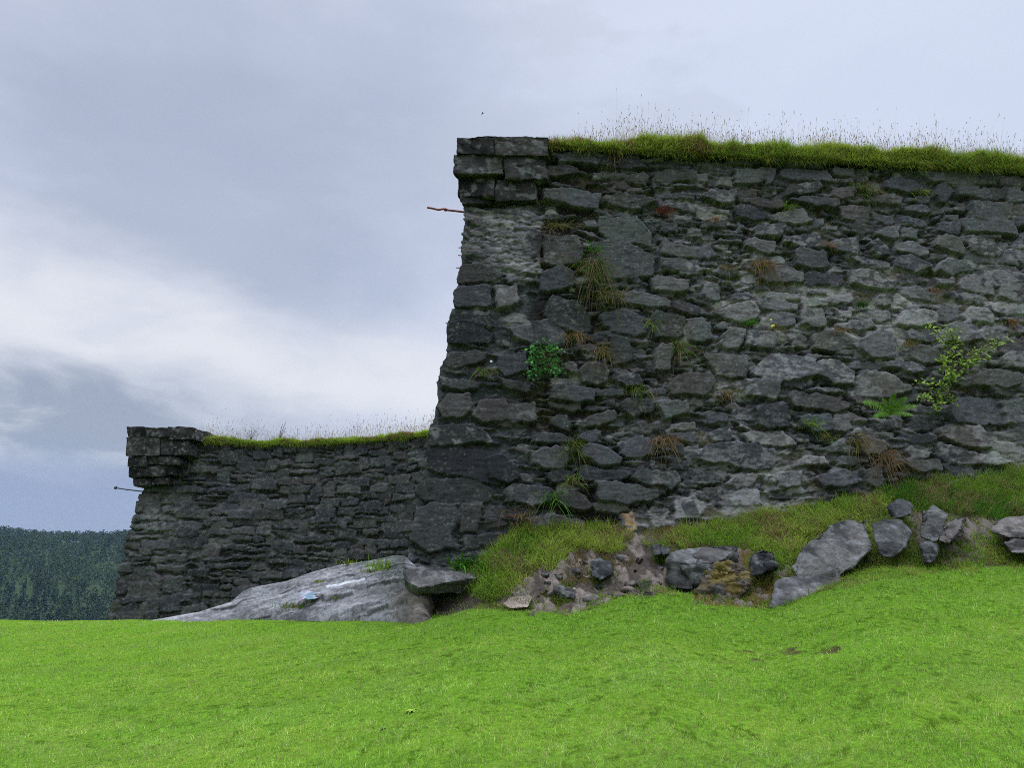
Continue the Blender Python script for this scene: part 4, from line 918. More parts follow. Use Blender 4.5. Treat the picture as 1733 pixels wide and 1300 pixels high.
rock('small_boulder', R3((1560, 925, 11.0), (1572, 916, 11.1), (1584, 922, 11.05), (1584, 952, 10.85), (1564, 955, 10.85), (1575, 935, 11.5)), DARK, 57, 0.03, 0.025, 0.01, freq=5, label='small narrow dark stone at the lawn edge below the layered boulder')
rock('dark_boulder', R3((1000, 952, 11.2), (1012, 946, 11.3), (1034, 953, 11.25), (1036, 972, 11.1), (1015, 984, 11.0), (1002, 975, 11.1), (1020, 962, 11.8)), (0.055, 0.058, 0.06), 59, 0.025, 0.025, 0.01, freq=4, label='nearly black rock set in the sandy rubble under the near wall')
rock('small_stone', R3((1103, 925, 11.5), (1118, 923, 11.6), (1119, 938, 11.4), (1105, 941, 11.35), (1112, 930, 11.8)), DARK, 61, 0.012, 0.02, 0.008, label='left one of two little dark stones above the squared boulder')
rock('small_stone', R3((1120, 927, 11.5), (1131, 926, 11.6), (1132, 938, 11.4), (1121, 940, 11.35), (1127, 932, 11.8)), DARK, 63, 0.012, 0.02, 0.008, label='right one of two little dark stones above the squared boulder')
rock('small_boulder', R3((1080, 990, 10.98), (1095, 980, 11.1), (1114, 980, 11.15), (1113, 996, 10.9), (1085, 1004, 10.85), (1100, 990, 11.5)), (0.1, 0.1, 0.1), 65, 0.025, 0.025, 0.01, freq=4, label='grey stone at the right end of the rubble beside the lawn')
rock('pale_boulder', R3((851, 1024, 10.95), (865, 1009, 11.1), (890, 1003, 11.2), (902, 1012, 11.0), (895, 1028, 10.8), (862, 1031, 10.8), (880, 1015, 11.5)), (0.36, 0.3, 0.25), 67, 0.03, 0.025, 0.02, label='small pale rounded rock at the left end of the rubble')
rock('rubble_stone', R3((940, 998, 11.0), (960, 990, 11.2), (978, 1000, 11.0), (972, 1018, 10.8), (948, 1015, 10.9), (960, 1005, 11.4)), (0.09, 0.09, 0.092), 69, 0.03, 0.02, 0.01, freq=5, label='dark grey stone low in the middle of the rubble')
rock('buried_stone', R3((1532, 1023, 9.35), (1540, 1017, 9.5), (1556, 1019, 9.5), (1558, 1027, 9.3), (1540, 1029, 9.25), (1545, 1024, 9.6)), (0.2, 0.19, 0.18), 71, 0.012, 0.02, 0.008, label='small stone half buried in the lawn below the pale ledges')
RR = np.random.default_rng(77)
gi = 0
for k in range(70):                                     # loose pebbles of the rubble
    px, py = RR.uniform(860, 1130), RR.uniform(935, 1030)
    if not inpoly(np.array([px]), np.array([py]), RUBBLE)[0]: continue
    # find the ground under that view ray
    ys = np.linspace(10.3, 12.6, 200); pp = P(np.full(200, px), np.full(200, py), ys); dz = pp[:, 2] - ground(pp[:, 0], ys)
    i = int(np.argmax(dz > 0)) if (dz > 0).any() and dz[0] < 0 else int(np.argmin(np.abs(dz)))
    c = pp[i]; s = RR.uniform(0.03, 0.085)
    q = RR.normal(0, 1, (9, 3)); q = q / np.linalg.norm(q, axis=1)[:, None] * s * np.array([1.2, 0.9, 0.7])
    cc = [PALE, BRN, (0.2, 0.18, 0.165), (0.11, 0.11, 0.11)][RR.integers(4)]
    rock('rubble_pebble', q + c, cc, 100 + k, s * 0.25, 0.03, 0.006, freq=8, label='loose fist-sized stone in the sandy rubble below the wall', cat='stone', group='loose stones of the rubble')

sk = np.concatenate(SKIRT); sk = sk[np.random.default_rng(5).integers(len(sk), size=30000)]
sx, sy = sk[:, 0] + rng.normal(0, 0.03, len(sk)), sk[:, 1] - np.abs(rng.normal(0, 0.05, len(sk)))
keep = fbm2(sx * 3, sy * 3, 3, 187) > 0.42
sx, sy = sx[keep], sy[keep]; n = len(sx)
b = np.stack([sx, sy, ground(sx, sy) - 0.02], 1)
c = np.where((rng.random(n) < 0.3)[:, None], np.array([0.17, 0.12, 0.05]), np.array([0.13, 0.23, 0.025])) * rng.uniform(0.6, 1.3, n)[:, None]
ac = Acc(); ac.add(*strands(b, np.stack([jit(n, 0.5), jit(n, 0.4) - 0.2, np.ones(n)], 1), rng.uniform(0.04, 0.18, n), rng.uniform(0.005, 0.009, n), rng.uniform(0.2, 0.8, n), c, 3))
tag(ac.build('stone_edge_grass'), 'grass growing up round the feet of the boulders', 'grass', kind='stuff')

# bedrock outcrop between the lawn and the near corner
RG = np.array([(258, 1050, 17.8), (337, 1036, 17.2), (391, 1019, 16.7), (412, 1001, 16.3), (425, 995, 16.0), (485, 984, 15.5), (530, 968, 15.2), (552, 962, 15.0), (582, 955, 14.6), (600, 953, 14.3), (640, 946, 13.4), (668, 940, 12.6), (685, 941, 11.9), (705, 960, 11.8), (730, 990, 11.75), (760, 1004, 11.7)])
LO = np.array([(258, 1056, 17.4), (420, 1052, 15.2), (540, 1052, 13.5), (640, 1056, 12.2), (700, 1056, 11.35), (760, 1052, 11.2)])
un = np.linspace(258, 760, 340); ss = np.concatenate([np.linspace(0, 1, 110), np.linspace(1, 2, 26)[1:]])
UX, SS = np.meshgrid(un, ss)
f_ = lambda tab, i: np.interp(UX, tab[:, 0], tab[:, i])
s01 = np.clip(SS, 0, 1)
lo, hi = P(UX, f_(LO, 1), f_(LO, 2)), P(UX, f_(RG, 1), f_(RG, 2))
bed = lo + (hi - lo) * s01[..., None]
hgt = (hi - lo)[..., 2]
endf = sstep(UX + (fbm2(s01 * 5, UX / 30, 4, 191) - 0.5) * 34, 706, 748)
bed[..., 2] -= 0.55 * endf * (0.4 + s01)
bed[..., 1] += 0.35 * endf
bulge = (s01 ** 0.72 - s01)
bed[..., 2] += bulge * hgt
ov = np.clip(SS - 1, 0, 1)
bed[..., 1] += ov * 2.0; bed[..., 2] -= ov ** 1.3 * (hgt + 1.2)
xx, yy2 = bed[..., 0], bed[..., 1]
al = xx * 0.8 - yy2 * 0.6                                # along the strike
ac_ = xx * 0.6 + yy2 * 0.8
py0 = f_(LO, 1) + (f_(RG, 1) - f_(LO, 1)) * s01
qs = -(py0 + 0.2 * (UX - 400)) 
led = fbm2(UX / 55, qs / 12, 4, 161)
sw = qs / 33 + (fbm2(UX / 70, qs / 40, 4, 165) - 0.5) * 1.1
lamp_ = 0.25 + 1.1 * sstep(fbm2(UX / 90, qs / 30, 3, 197), 0.42, 0.62)
sw = sw - np.floor(sw)
st_ = (np.floor(led * 7) / 7 * 0.5 + led * 0.5 - 0.5) * 0.45 + (np.where(sw < 0.9, 1 - sw / 0.9, (sw - 0.9) / 0.1) - 0.5) * 0.34 * lamp_
fade = np.clip(np.minimum(s01 * 6, 1), 0, 1) * (1 - 0.85 * sstep(s01, 0.72, 0.98)) * np.clip((UX - 258) / 60, 0, 1)
bed[..., 2] += fade * (st_ * 0.30 * np.clip(hgt, 0.2, 0.8) + (fbm2(xx * 5, yy2 * 5, 4, 163) - 0.5) * 0.05)
bpx_, bpy_ = proj(bed)
k1 = fbm2(UX / 60, qs / 7, 5, 171, 0.62); k2 = fbm2(UX / 7 + py0 / 9, py0 / 6 - UX / 15, 5, 173, 0.62)
bc = np.array([0.16, 0.157, 0.154]) * (0.45 + 1.1 * k1[..., None]) * (0.7 + 0.6 * fbm2(UX / 4, py0 / 4, 3, 199))[..., None]
bc = bc * np.where(fbm2(UX / 45, qs / 9, 4, 177, 0.6) > 0.57, 0.62, 1.0)[..., None]
ok = sstep(k2, 0.58, 0.72)[..., None] * 0.25; bc = bc * (1 - ok) + np.array([0.34, 0.34, 0.33]) * ok
crk = ((np.abs(k1 - 0.47) < 0.010) | ((sw > 0.93) & (fbm2(UX / 25, qs / 8, 3, 195) > 0.47)))[..., None]; bc = np.where(crk, bc * 0.35, bc)
vein = sstep(np.abs(bpy_ - (994 - (bpx_ - 553) * 0.215) + (fbm2(bpx_ * 0.05, bpx_ * 0, 3, 175) - 0.5) * 6), 2.6, 1.0) * (bpx_ > 552) * (bpx_ < 618)
bc = bc * (1 - vein[..., None]) + np.array([0.4, 0.4, 0.4]) * vein[..., None]
pk = sstep(bpx_ + (k2 - 0.5) * 90, 655, 690)[..., None] * sstep(bpy_, 985, 1005)[..., None]
bc = bc * (1 - pk) + np.array([0.13, 0.108, 0.092]) * (0.3 + 1.4 * fbm2(xx * 13, bed[..., 2] * 17 + yy2 * 5, 4, 193, 0.65))[..., None] * pk
o = mesh('rock_outcrop', bed, grid_faces(*UX.shape), M_BED, col=bc.reshape(-1, 3))
tag(o, 'broad sloping pale grey bedrock outcrop in front of the far wall', 'rock outcrop')
BEDP, BEDPX, BEDPY = bed.reshape(-1, 3), bpx_.ravel(), bpy_.ravel()
def onbed(px, py):
    m = (SS.ravel() <= 1.0)
    i = np.argmin(np.where(m, (BEDPX - px) ** 2 + (BEDPY - py) ** 2, 1e9)); return BEDP[i]

# paper scrap lying on the outcrop
pc = onbed(526, 1011)
q = np.linspace(0, 1, 14); QX, QY = np.meshgrid(q, q)
ex, ey = np.array([0.36, -0.02, 0.02]), np.array([-0.06, 0.42, 0.10])
pp = pc + (QX[..., None] - 0.5) * ex + (QY[..., None] - 0.5) * ey + np.array([0, 0, 0.05]) + UPV * ((fbm2(QX * 3, QY * 3, 3, 181) - 0.5) * 0.13)[..., None]
pcn = fbm2(QX * 3.2, QY * 3.2, 3, 183)
pcol = np.where((pcn < 0.42)[..., None], np.array([0.33, 0.48, 0.57]), np.where((pcn > 0.58)[..., None], np.array([0.5, 0.42, 0.55]), np.array([0.75, 0.76, 0.8])))
M_PAPER = mat_leaf('paper', 0.1, 0.5)
o = mesh('paper_scrap', pp, grid_faces(14, 14), M_PAPER, col=pcol.reshape(-1, 3) * 0.42)
tag(o, 'crumpled blue and white paper scrap on the pale bedrock outcrop', 'litter')

# ---------------------------------------------------------------- plants
def wp(px, py, off=0.02): return wallpt(np.array(float(px)), np.array(float(py)), off)
PR = np.random.default_rng(303)
GRN, YGR, DGR, BRW, ORG, OLV = np.array([0.085, 0.20, 0.022]), np.array([0.20, 0.30, 0.03]), np.array([0.045, 0.095, 0.015]), np.array([0.20, 0.14, 0.07]), np.array([0.21, 0.115, 0.045]), np.array([0.12, 0.125, 0.028])
def tuft(p, w, h, cols, n, label, hang=0.6, up=0.7, lw=0.007, outv=NN, cat='grass tuft', group='grass tufts in the wall', name='grass_tuft', root_spread=0.3):
    R = PR
    b = p + R.normal(0, 1, (n, 3)) * np.array([w * root_spread, 0.02, h * 0.12])
    dv = outv * R.uniform(0.3, 1.0, n)[:, None] + np.stack([R.normal(0, 0.55, n), np.zeros(n), R.normal(up, 0.5, n)], 1)
    L = R.uniform(0.5, 1.15, n) * h
    ci = R.integers(len(cols), size=n); c = np.array(cols)[ci] * R.uniform(0.65, 1.3, n)[:, None]
    sd = np.stack([R.normal(0, 1, n), R.normal(0, 0.2, n), R.normal(0, 0.6, n)], 1); sd /= np.linalg.norm(sd, axis=1)[:, None]
    v, f, cc = strands(b - p, dv, L, R.uniform(0.7, 1.4, n) * lw, R.uniform(0.4, 1.4, n) * hang, c, 4, R, sd)
    o = mesh(name, v, f, M_GRASS, col=cc, smooth=False); o.location = tuple(p)
    return tag(o, label, cat, group)
def leaves(pts, sz, cols, R, outv=NN, n_per=1, asp=0.5):
    pts = np.repeat(pts, n_per, axis=0); n = len(pts)
    s = R.uniform(0.7, 1.3, n)[:, None] * sz
    d = np.stack([R.normal(0, 1, n), R.normal(0, 0.4, n), R.normal(-0.1, 0.6, n)], 1) + outv * 0.4; d /= np.linalg.norm(d, axis=1)[:, None]
    nr = outv * 0.7 + UPV * 0.8 + R.normal(0, 0.4, (n, 3)); w = np.cross(d, nr); w /= np.linalg.norm(w, axis=1)[:, None]
    v = np.stack([pts, pts + d * s * 0.55 + w * s * asp * 0.5, pts + d * s - UPV * s * 0.1, pts + d * s * 0.55 - w * s * asp * 0.5], 1).reshape(-1, 3)
    c = np.array(cols)[R.integers(len(cols), size=n)] * R.uniform(0.7, 1.3, n)[:, None]
    return v, np.arange(4 * n).reshape(-1, 4), np.repeat(c, 4, axis=0)
M_TWIG = mat_plain('twig', (0.1, 0.075, 0.04), 0.9)
def sapling(name, branches, label, sz, cols, nleaf, spread=0.07, off=0.22, cat='shrub'):
    root_p = wp(*branches[0][0], 0.0)
    root = empty(name, root_p); tag(root, label, cat, 'leafy saplings growing from the wall')
    lv = Acc(); tv = Acc()
    for br in branches:
        m = len(br)
        p = np.array([wp(a, b, 0.03 + off * (i / max(m - 1, 1)) ** 0.8) for i, (a, b) in enumerate(br)])
        s = np.linspace(0, m - 1, m * 6); q = np.stack([np.interp(s, np.arange(m), p[:, i]) for i in range(3)], 1)
        v, f = tube(q, np.linspace(0.012, 0.005, len(q)), 5); tv.add(v, f, np.ones((len(v), 3)) * 0.1)
        k = PR.integers(len(q) // 6, len(q), nleaf); b = q[k] + PR.normal(0, spread, (nleaf, 3)) * np.array([1, 0.7, 0.8])
        lv.add(*leaves(b, sz, cols, PR))
    lv.build('foliage', M_LEAF, root=root); tv.build('stem', M_TWIG, True, root=root)
sapling('leafy_sapling', [[(920, 638), (921, 610), (924, 575)], [(920, 630), (905, 628), (897, 634)], [(920, 615), (905, 608), (898, 612)], [(921, 615), (935, 608), (944, 612)], [(921, 602), (908, 590), (899, 588)], [(922, 598), (935, 590), (942, 593)], [(921, 630), (935, 625), (945, 627)]],
        'bright green leafy sapling growing beside the dark corner stones', 0.075, [np.array([0.05, 0.19, 0.03]), np.array([0.075, 0.24, 0.035]), np.array([0.035, 0.13, 0.02])], 60, 0.05)
sapling('leafy_sapling', [[(1618, 636), (1622, 608), (1600, 580), (1578, 556), (1568, 548)], [(1622, 610), (1650, 598), (1680, 580), (1700, 575)], [(1620, 605), (1612, 570), (1606, 552)], [(1618, 625), (1645, 612), (1665, 606)], [(1618, 622), (1600, 612), (1592, 610)], [(1618, 630), (1612, 635), (1605, 632)]],
        'yellow green sapling with long spreading branches near the right end of the wall', 0.07, [YGR, np.array([0.24, 0.33, 0.035]), np.array([0.15, 0.26, 0.03])], 95, 0.06)
sapling('leafy_sapling', [[(1588, 688), (1586, 665), (1575, 650), (1556, 648)], [(1586, 668), (1600, 672), (1617, 678)], [(1586, 668), (1570, 672), (1560, 675)], [(1586, 662), (1596, 650), (1602, 646)], [(1587, 675), (1590, 682), (1578, 690)]],
        'small yellow green sapling just below the spreading one, beside the fern', 0.065, [YGR, np.array([0.24, 0.31, 0.04]), GRN], 60, 0.05)
def fern(p, fronds, label, cols, outv=NN, name='fern', cat='fern'):
    ac = Acc(); R = PR
    for (ex_, ez, L) in fronds:
        d = unit(outv * 0.55 + np.array([ex_, 0, ez])); n = 26
        s = np.linspace(0.05, 1, n); q = d[None] * (L * s)[:, None]; q[:, 2] -= 0.35 * L * s ** 2.2
        tg = np.gradient(q, axis=0); tg /= np.linalg.norm(tg, axis=1)[:, None]
        sd = np.cross(tg, outv); sd /= np.linalg.norm(sd, axis=1)[:, None]
        ln = 0.14 * L * np.sin(np.pi * np.clip(s * 0.92 + 0.08, 0, 1)) ** 0.7 + 0.01
        for sg in (-1, 1):
            dv = sd * sg + tg * 0.45 + R.normal(0, 0.08, (n, 3))
            c = np.array(cols)[R.integers(len(cols), size=n)] * R.uniform(0.75, 1.25, n)[:, None]
            ac.add(*strands(q, dv, ln, np.full(n, 0.011 * L / 0.4 + 0.002), np.full(n, 0.2), c, 2, R, tg))
        v, f, c = strands(np.zeros((1, 3)), d[None], np.array([L]), np.array([0.012]), np.array([0.35]), np.array([[0.08, 0.12, 0.02]]), 6, R, sd[:1]); ac.add(v, f, c)
    o = mesh(name, np.concatenate(ac.v), np.concatenate(ac.f), M_LEAF, col=np.concatenate(ac.c), smooth=False); o.location = tuple(p)
    return tag(o, label, cat)
fern(wp(1507, 702), [(-1.3, 0.85, 0.74), (-0.6, 1.0, 0.5), (-0.05, 1.2, 0.56), (0.45, 1.0, 0.52), (1.0, 0.75, 0.5), (-1.1, 0.1, 0.46), (0.9, 0.15, 0.36)], 'green fern with one long frond to its left in a wall joint', [np.array([0.10, 0.22, 0.022]), np.array([0.14, 0.25, 0.03])])
PX = 1 / 100.0                                          # about a hundredth of a metre per photo pixel at the wall
TUFTS = [
 (1003, 452, 42, 70, [OLV, BRW, DGR], 170, 1.25, 0.3, 'long hanging olive grass tuft below the wide stone near the corner, longest in the wall'),
 (1030, 500, 60, 42, [OLV, BRW, OLV], 120, 0.9, 0.3, 'wide olive and brown grass tuft just below the longest hanging tuft'),
 (1003, 425, 25, 36, [DGR, GRN], 70, 0.7, 0.5, 'dark green grass clump just above the longest hanging tuft'),
 (938, 385, 42, 32, [OLV, BRW, OLV], 100, 0.8, 0.5, 'brownish moss-like grass tuft beside the pale eroded corner'),
 (820, 632, 32, 28, [OLV, BRW, GRN], 70, 0.8, 0.5, 'small grass tuft with a white flower on the dark corner stones'),
 (1287, 448, 30, 38, [OLV, ORG, ORG], 110, 1.2, 0.3, 'orange brown grass tuft hanging in the middle of the upper wall'),
 (1463, 318, 34, 40, [OLV, GRN, BRW], 90, 1.1, 0.3, 'green and straw grass tuft hanging under the turf at the upper right'),
 (1333, 352, 18, 26, [GRN, YGR, OLV], 50, 0.7, 0.7, 'small green grass tuft between three slate stones in the upper wall'),
 (972, 568, 30, 28, [ORG, BRW, OLV], 90, 1.2, 0.3, 'orange brown grass tuft above and right of the bright green sapling'),
 (1022, 592, 24, 34, [BRW, OLV], 80, 1.2, 0.3, 'straw brown grass tuft hanging over the edge of a square stone'),
 (1078, 660, 34, 24, [OLV, GRN, BRW], 90, 1.0, 0.5, 'olive grass tuft on a rounded stone in the middle left of the wall'),
 (1122, 745, 34, 36, [BRW, BRW, ORG], 110, 1.0, 0.4, 'dry brown grass tuft on pale mortar right of the oval stone'),
 (972, 755, 24, 44, [DGR, OLV], 110, 0.9, 0.4, 'dark mossy green tuft in an upright joint of the lower left wall'),
 (968, 815, 26, 34, [YGR, GRN, BRW], 60, 0.9, 0.8, 'spiky green grass tuft with dead blades below near the wall foot'),
 (1228, 668, 36, 24, [BRW, OLV, BRW], 90, 0.9, 0.5, 'brown grass tuft beside the big dark rounded stone'),
 (1372, 718, 26, 26, [GRN, YGR], 60, 0.7, 0.7, 'fresh green weed in the joint left of a mossy dark stone'),
 (1400, 745, 26, 28, [GRN, OLV, BRW], 60, 0.5, 0.9, 'upright green grass tuft below the mossy dark stone'),
 (1500, 775, 30, 46, [BRW, ORG, BRW], 120, 1.1, 0.3, 'dead straw grass tuft hanging above the bank, larger of the two dry ones there'),
 (1450, 748, 24, 46, [BRW, OLV], 90, 0.9, 0.3, 'thin dead grass tuft left of the larger dry tuft above the bank'),
 (1310, 555, 26, 20, [OLV, GRN, BRW], 60, 0.7, 0.6, 'small weed with yellow flowers in the middle of the wall'),
 (1271, 548, 24, 22, [GRN, np.array([0.06, 0.2, 0.02])], 50, 0.6, 0.8, 'small bright green weed left of the yellow flowers'),
 (1458, 518, 22, 20, [np.array([0.03, 0.10, 0.018]), DGR], 80, 0.6, 0.8, 'round dark green cushion weed in pale masonry at mid height'),
 (1148, 590, 20, 40, [OLV, GRN, BRW], 90, 0.9, 0.4, 'tall narrow olive weed along an upright joint'),
 (1103, 548, 16, 26, [YGR, OLV], 50, 0.8, 0.4, 'yellow green weed between two wide stones below the upper left wall'),
 (1123, 360, 24, 20, [np.array([0.2, 0.06, 0.04]), np.array([0.14, 0.05, 0.035])], 90, 0.5, 0.7, 'reddish stonecrop tuft in the upper left wall'),
 (1040, 258, 24, 26, [BRW, OLV], 70, 1.3, 0.1, 'straw grass tuft drooping from the turf over the wall edge near the corner'),
 (1333, 275, 20, 18, [GRN, DGR], 40, 0.8, 0.6, 'little green weed just under the turf in the upper middle'),
 (1560, 325, 30, 20, [OLV, YGR], 60, 0.8, 0.5, 'olive weed leaning right in a joint under the turf at the far right'),
 (938, 842, 30, 42, [GRN, np.array([0.06, 0.17, 0.03])], 50, 1.1, 0.4, 'broad-bladed green grass hanging at the wall foot'),
 (884, 878, 44, 40, [BRW, np.array([0.15, 0.07, 0.04]), OLV], 90, 0.8, 0.6, 'withered brown weed at the wall foot beside the lowest corner stones'),
 (1230, 455, 30, 26, [BRW, OLV], 70, 0.9, 0.4, 'thin brown weed left of the hanging orange tuft'),
 (1710, 545, 18, 24, [ORG, BRW], 60, 1.1, 0.3, 'small rust coloured tuft right of the spreading sapling'),
 (1580, 492, 24, 18, [ORG, BRW], 60, 0.9, 0.4, 'small rust coloured tuft above the spreading sapling'),
 (1420, 560, 30, 18, [ORG, BRW], 60, 0.9, 0.4, 'small rust coloured tuft below the trapezoid stone'),
 (1532, 582, 28, 16, [OLV, BRW, ORG], 60, 0.9, 0.4, 'low brown tuft on a ledge left of the spreading sapling'),
 (1400, 415, 26, 18, [ORG, BRW], 60, 0.9, 0.4, 'reddish brown tuft right of a pale stone in the upper wall'),
 (1208, 372, 26, 16, [ORG, BRW], 50, 0.9, 0.4, 'orange brown tuft on the light stone of the upper left wall'),
]
for px, py, w, h, cols, n, hang, up, lab in TUFTS:
    tuft(wp(px, py, 0.0), w * PX, h * PX, cols, n, lab, hang, up, 0.010)
def blossom(px, py, col, n, label, sprd, grp='small flowers on the wall'):
    for k in range(n):
        p = wp(px + PR.normal(0, sprd), py + PR.normal(0, sprd), 0.16)
        th = np.linspace(0, 2 * np.pi, 10, endpoint=False); r = 0.018 * (1 + 0.35 * (np.arange(10) % 2))
        sdv, upv = DU, WV
        ring = (np.cos(th) * r)[:, None] * sdv + (np.sin(th) * r)[:, None] * upv
        v = np.concatenate([[NN * 0.012], ring]); f = np.array([(0, 1 + i, 1 + (i + 1) % 10) for i in range(10)])
        o = mesh('blossom', v, f, M_LEAF, col=np.ones((11, 3)) * np.array(col)); o.location = tuple(p)
        tag(o, label, 'flower', grp)
blossom(1308, 548, (0.75, 0.6, 0.08), 4, 'tiny yellow flower on the weed in the middle of the wall', 7)
blossom(831, 612, (0.8, 0.8, 0.75), 1, 'tiny white flower above the tuft on the dark corner stones', 1)
# moss in joints
ac = Acc()
mu, mv = PR.uniform(0.9, WR, 52000), PR.uniform(VB + 0.3, -0.1, 52000)
msk = (fbm2(mu * 2.2, mv * 2.2, 4, 45) > 0.605) & (NF.samp(NF.K, mu, mv) < 0.3)
mu, mv = mu[msk], mv[msk]
b = A + mu[:, None] * DU + mv[:, None] * WV + (NF.samp(NF.H, mu, mv) + 0.005)[:, None] * NN
n = len(b)
cc = np.array([OLV, DGR, BRW, ORG * 0.7, BRW * 0.7])[PR.integers(5, size=n)] * PR.uniform(0.5, 1.2, n)[:, None]
ac.add(*strands(b, NN + PR.normal(0, 0.7, (n, 3)), PR.gamma(1.6, 0.034, n) + 0.02, np.full(n, 0.009), PR.uniform(0, 0.8, n), cc, 2, PR))
tag(ac.build('joint_moss'), 'low moss and weeds growing in the joints of the near wall', 'moss', kind='stuff')

# plants on the outcrop, slab and lawn
OV = np.array([0, -0.6, 0.8])
for px, py, w, h, cols, n, lab in [(658, 962, 45, 22, [YGR, np.array([0.17, 0.3, 0.03])], 160, 'yellow green grass tuft beside the dark slab boulder, largest on the outcrop'),
                                   (590, 956, 16, 12, [YGR, OLV], 60, 'small grass tuft on the upper edge of the outcrop'),
                                   (545, 986, 18, 6, [YGR, OLV], 50, 'flat yellow green tuft left of the white vein on the outcrop'),
                                   (512, 1028, 60, 14, [GRN, OLV, BRW], 200, 'green and brown grass filling a hollow low on the outcrop'),
                                   (640, 968, 40, 8, [YGR, OLV], 90, 'low line of moss and grass left of the largest outcrop tuft'),
                                   (572, 1012, 14, 6, [YGR, OLV], 40, 'tiny yellow green tuft right of the paper scrap')]:
    p = onbed(px, py)
    k = p[1] / 1309
    q_ = tuft(p, w * k, h * k, cols, n, lab, 0.4, 1.2, 0.012, OV, group='grass tufts on the outcrop', root_spread=0.42)
    if w / h > 2: q_['kind'] = 'stuff'
tuft(P(797, 962, 11.95), 0.5, 0.40, [np.array([0.06, 0.17, 0.02]), np.array([0.09, 0.21, 0.025]), np.array([0.045, 0.12, 0.018])], 110, 'low clump of broad dark green leaves on the slab boulder', 0.75, 0.9, 0.034, np.array([0, -1, 0.2]), cat='weed', group=None, name='leafy_clump')
def onlawn(px, py, y0=4, y1=10.4):
    ys = np.linspace(y0, y1, 600); pp = P(np.full(600, px), np.full(600, py), ys); dz = pp[:, 2] - ground(pp[:, 0], ys)
    return pp[int(np.argmin(np.abs(dz)))]
def rosette(px, py, n, L, cols, label):
    p = onlawn(px, py); a = np.linspace(0, 2 * np.pi, n, endpoint=False) + PR.normal(0, 0.2, n)
    dv = np.stack([np.cos(a), np.sin(a), np.full(n, 0.9)], 1); sd = np.stack([-np.sin(a), np.cos(a), np.zeros(n)], 1)
    c = np.array(cols)[PR.integers(len(cols), size=n)] * PR.uniform(0.8, 1.2, n)[:, None]
    v, f, cc = strands(np.zeros((n, 3)), dv, PR.uniform(0.7, 1.2, n) * L, np.full(n, L * 0.45), np.full(n, 0.6), c, 4, PR, sd)
    o = mesh('broadleaf_weed', v, f, M_LEAF, col=cc); o.location = tuple(p)
    tag(o, label, 'weed')
rosette(695, 1206, 8, 0.10, [YGR, np.array([0.26, 0.38, 0.04])], 'pale broad-leaved weed standing up in the middle of the lawn')
rosette(648, 1235, 6, 0.06, [DGR, GRN], 'small dark broad-leaved weed left of the pale one in the lawn')

# dark twig and flower umbel on the far wall top
ph = ftop(np.array([float(np.interp(465, [335, 560], [seg[1], seg[3]]))]))[0] + np.array([0, 0.3, 0.2])
ac = Acc()
for dx, L in ((-0.05, 0.75), (0.12, 0.85), (0.2, 0.6), (-0.18, 0.45)):
    s = np.linspace(0, 1, 8)[:, None]; v, f = tube(np.array([[dx, 0, 1.0]]) * L * s + np.array([[0.12, 0, 0]]) * s ** 2, np.linspace(0.018, 0.008, 8), 5); ac.add(v, f, np.ones((len(v), 3)) * 0.1)
o = ac.build('dry_twig', M_TWIG, True); o.location = tuple(ph)
tag(o, 'bunch of dark dry twigs standing on the far wall top', 'twigs')
ph = ftop(np.array([float(np.interp(416, [335, 560], [seg[1], seg[3]]))]))[0] + np.array([0, 0.3, 0.2])
rt = empty('umbel_weed', ph); tag(rt, 'tall weed with open flower umbels on the far wall top', 'weed')
ac, av = Acc(), Acc()
for dx, L in ((0.0, 0.55), (0.25, 0.5), (-0.2, 0.45), (0.45, 0.42)):
    s = np.linspace(0, 1, 8)[:, None]; v, f = tube(np.array([[dx, 0, 1.0]]) * L * s + ph, np.linspace(0.012, 0.006, 8), 5); ac.add(v, f, np.ones((len(v), 3)) * 0.1)
    av.add(*leaves(np.array([dx, 0, 1.0]) * L + ph + PR.normal(0, 0.05, (26, 3)), 0.04, [np.array([0.2, 0.2, 0.12]), np.array([0.12, 0.12, 0.06])], PR))
ac.build('stem', M_TWIG, True, root=rt); av.build('flower_head', M_LEAF, root=rt)

# small bird high up
bp_ = P(817, 192, 40.0)
bm = bmesh.new()
sk = [(-0.13, 0, 0), (-0.05, 0, 0.01), (0.05, 0, 0.02), (0.12, 0, 0.03)]
v, f = tube(np.array(sk), np.array([0.01, 0.04, 0.05, 0.02]), 10)
o = mesh('bird', v, f, mat_plain('bird_feather', (0.03, 0.03, 0.035), 0.8)); o.location = tuple(bp_); o.rotation_euler = (0, D2R(-35), D2R(20)); o.scale = (0.6, 0.6, 0.6)
wv_ = np.array([(-0.04, 0, 0.03), (0.06, 0, 0.04), (0.04, 0.16, 0.10), (-0.05, 0.15, 0.09), (0.0, 0.30, 0.05), (-0.04, 0.28, 0.04)])
for sg in (1, -1):
    w_ = wv_ * np.array([1, sg, 1]); t_ = w_ + np.array([0, 0, 0.008])
    q = np.concatenate([w_, t_]); fq = [(0, 1, 2, 3), (3, 2, 4, 5), (6, 7, 8, 9), (9, 8, 10, 11), (0, 1, 7, 6), (1, 2, 8, 7), (2, 4, 10, 8), (4, 5, 11, 10), (5, 3, 9, 11), (3, 0, 6, 9)]
    mesh('wing', q, np.array(fq), o.data.materials[0], parent=o)
tag(o, 'tiny dark bird flying above the near wall corner', 'bird')

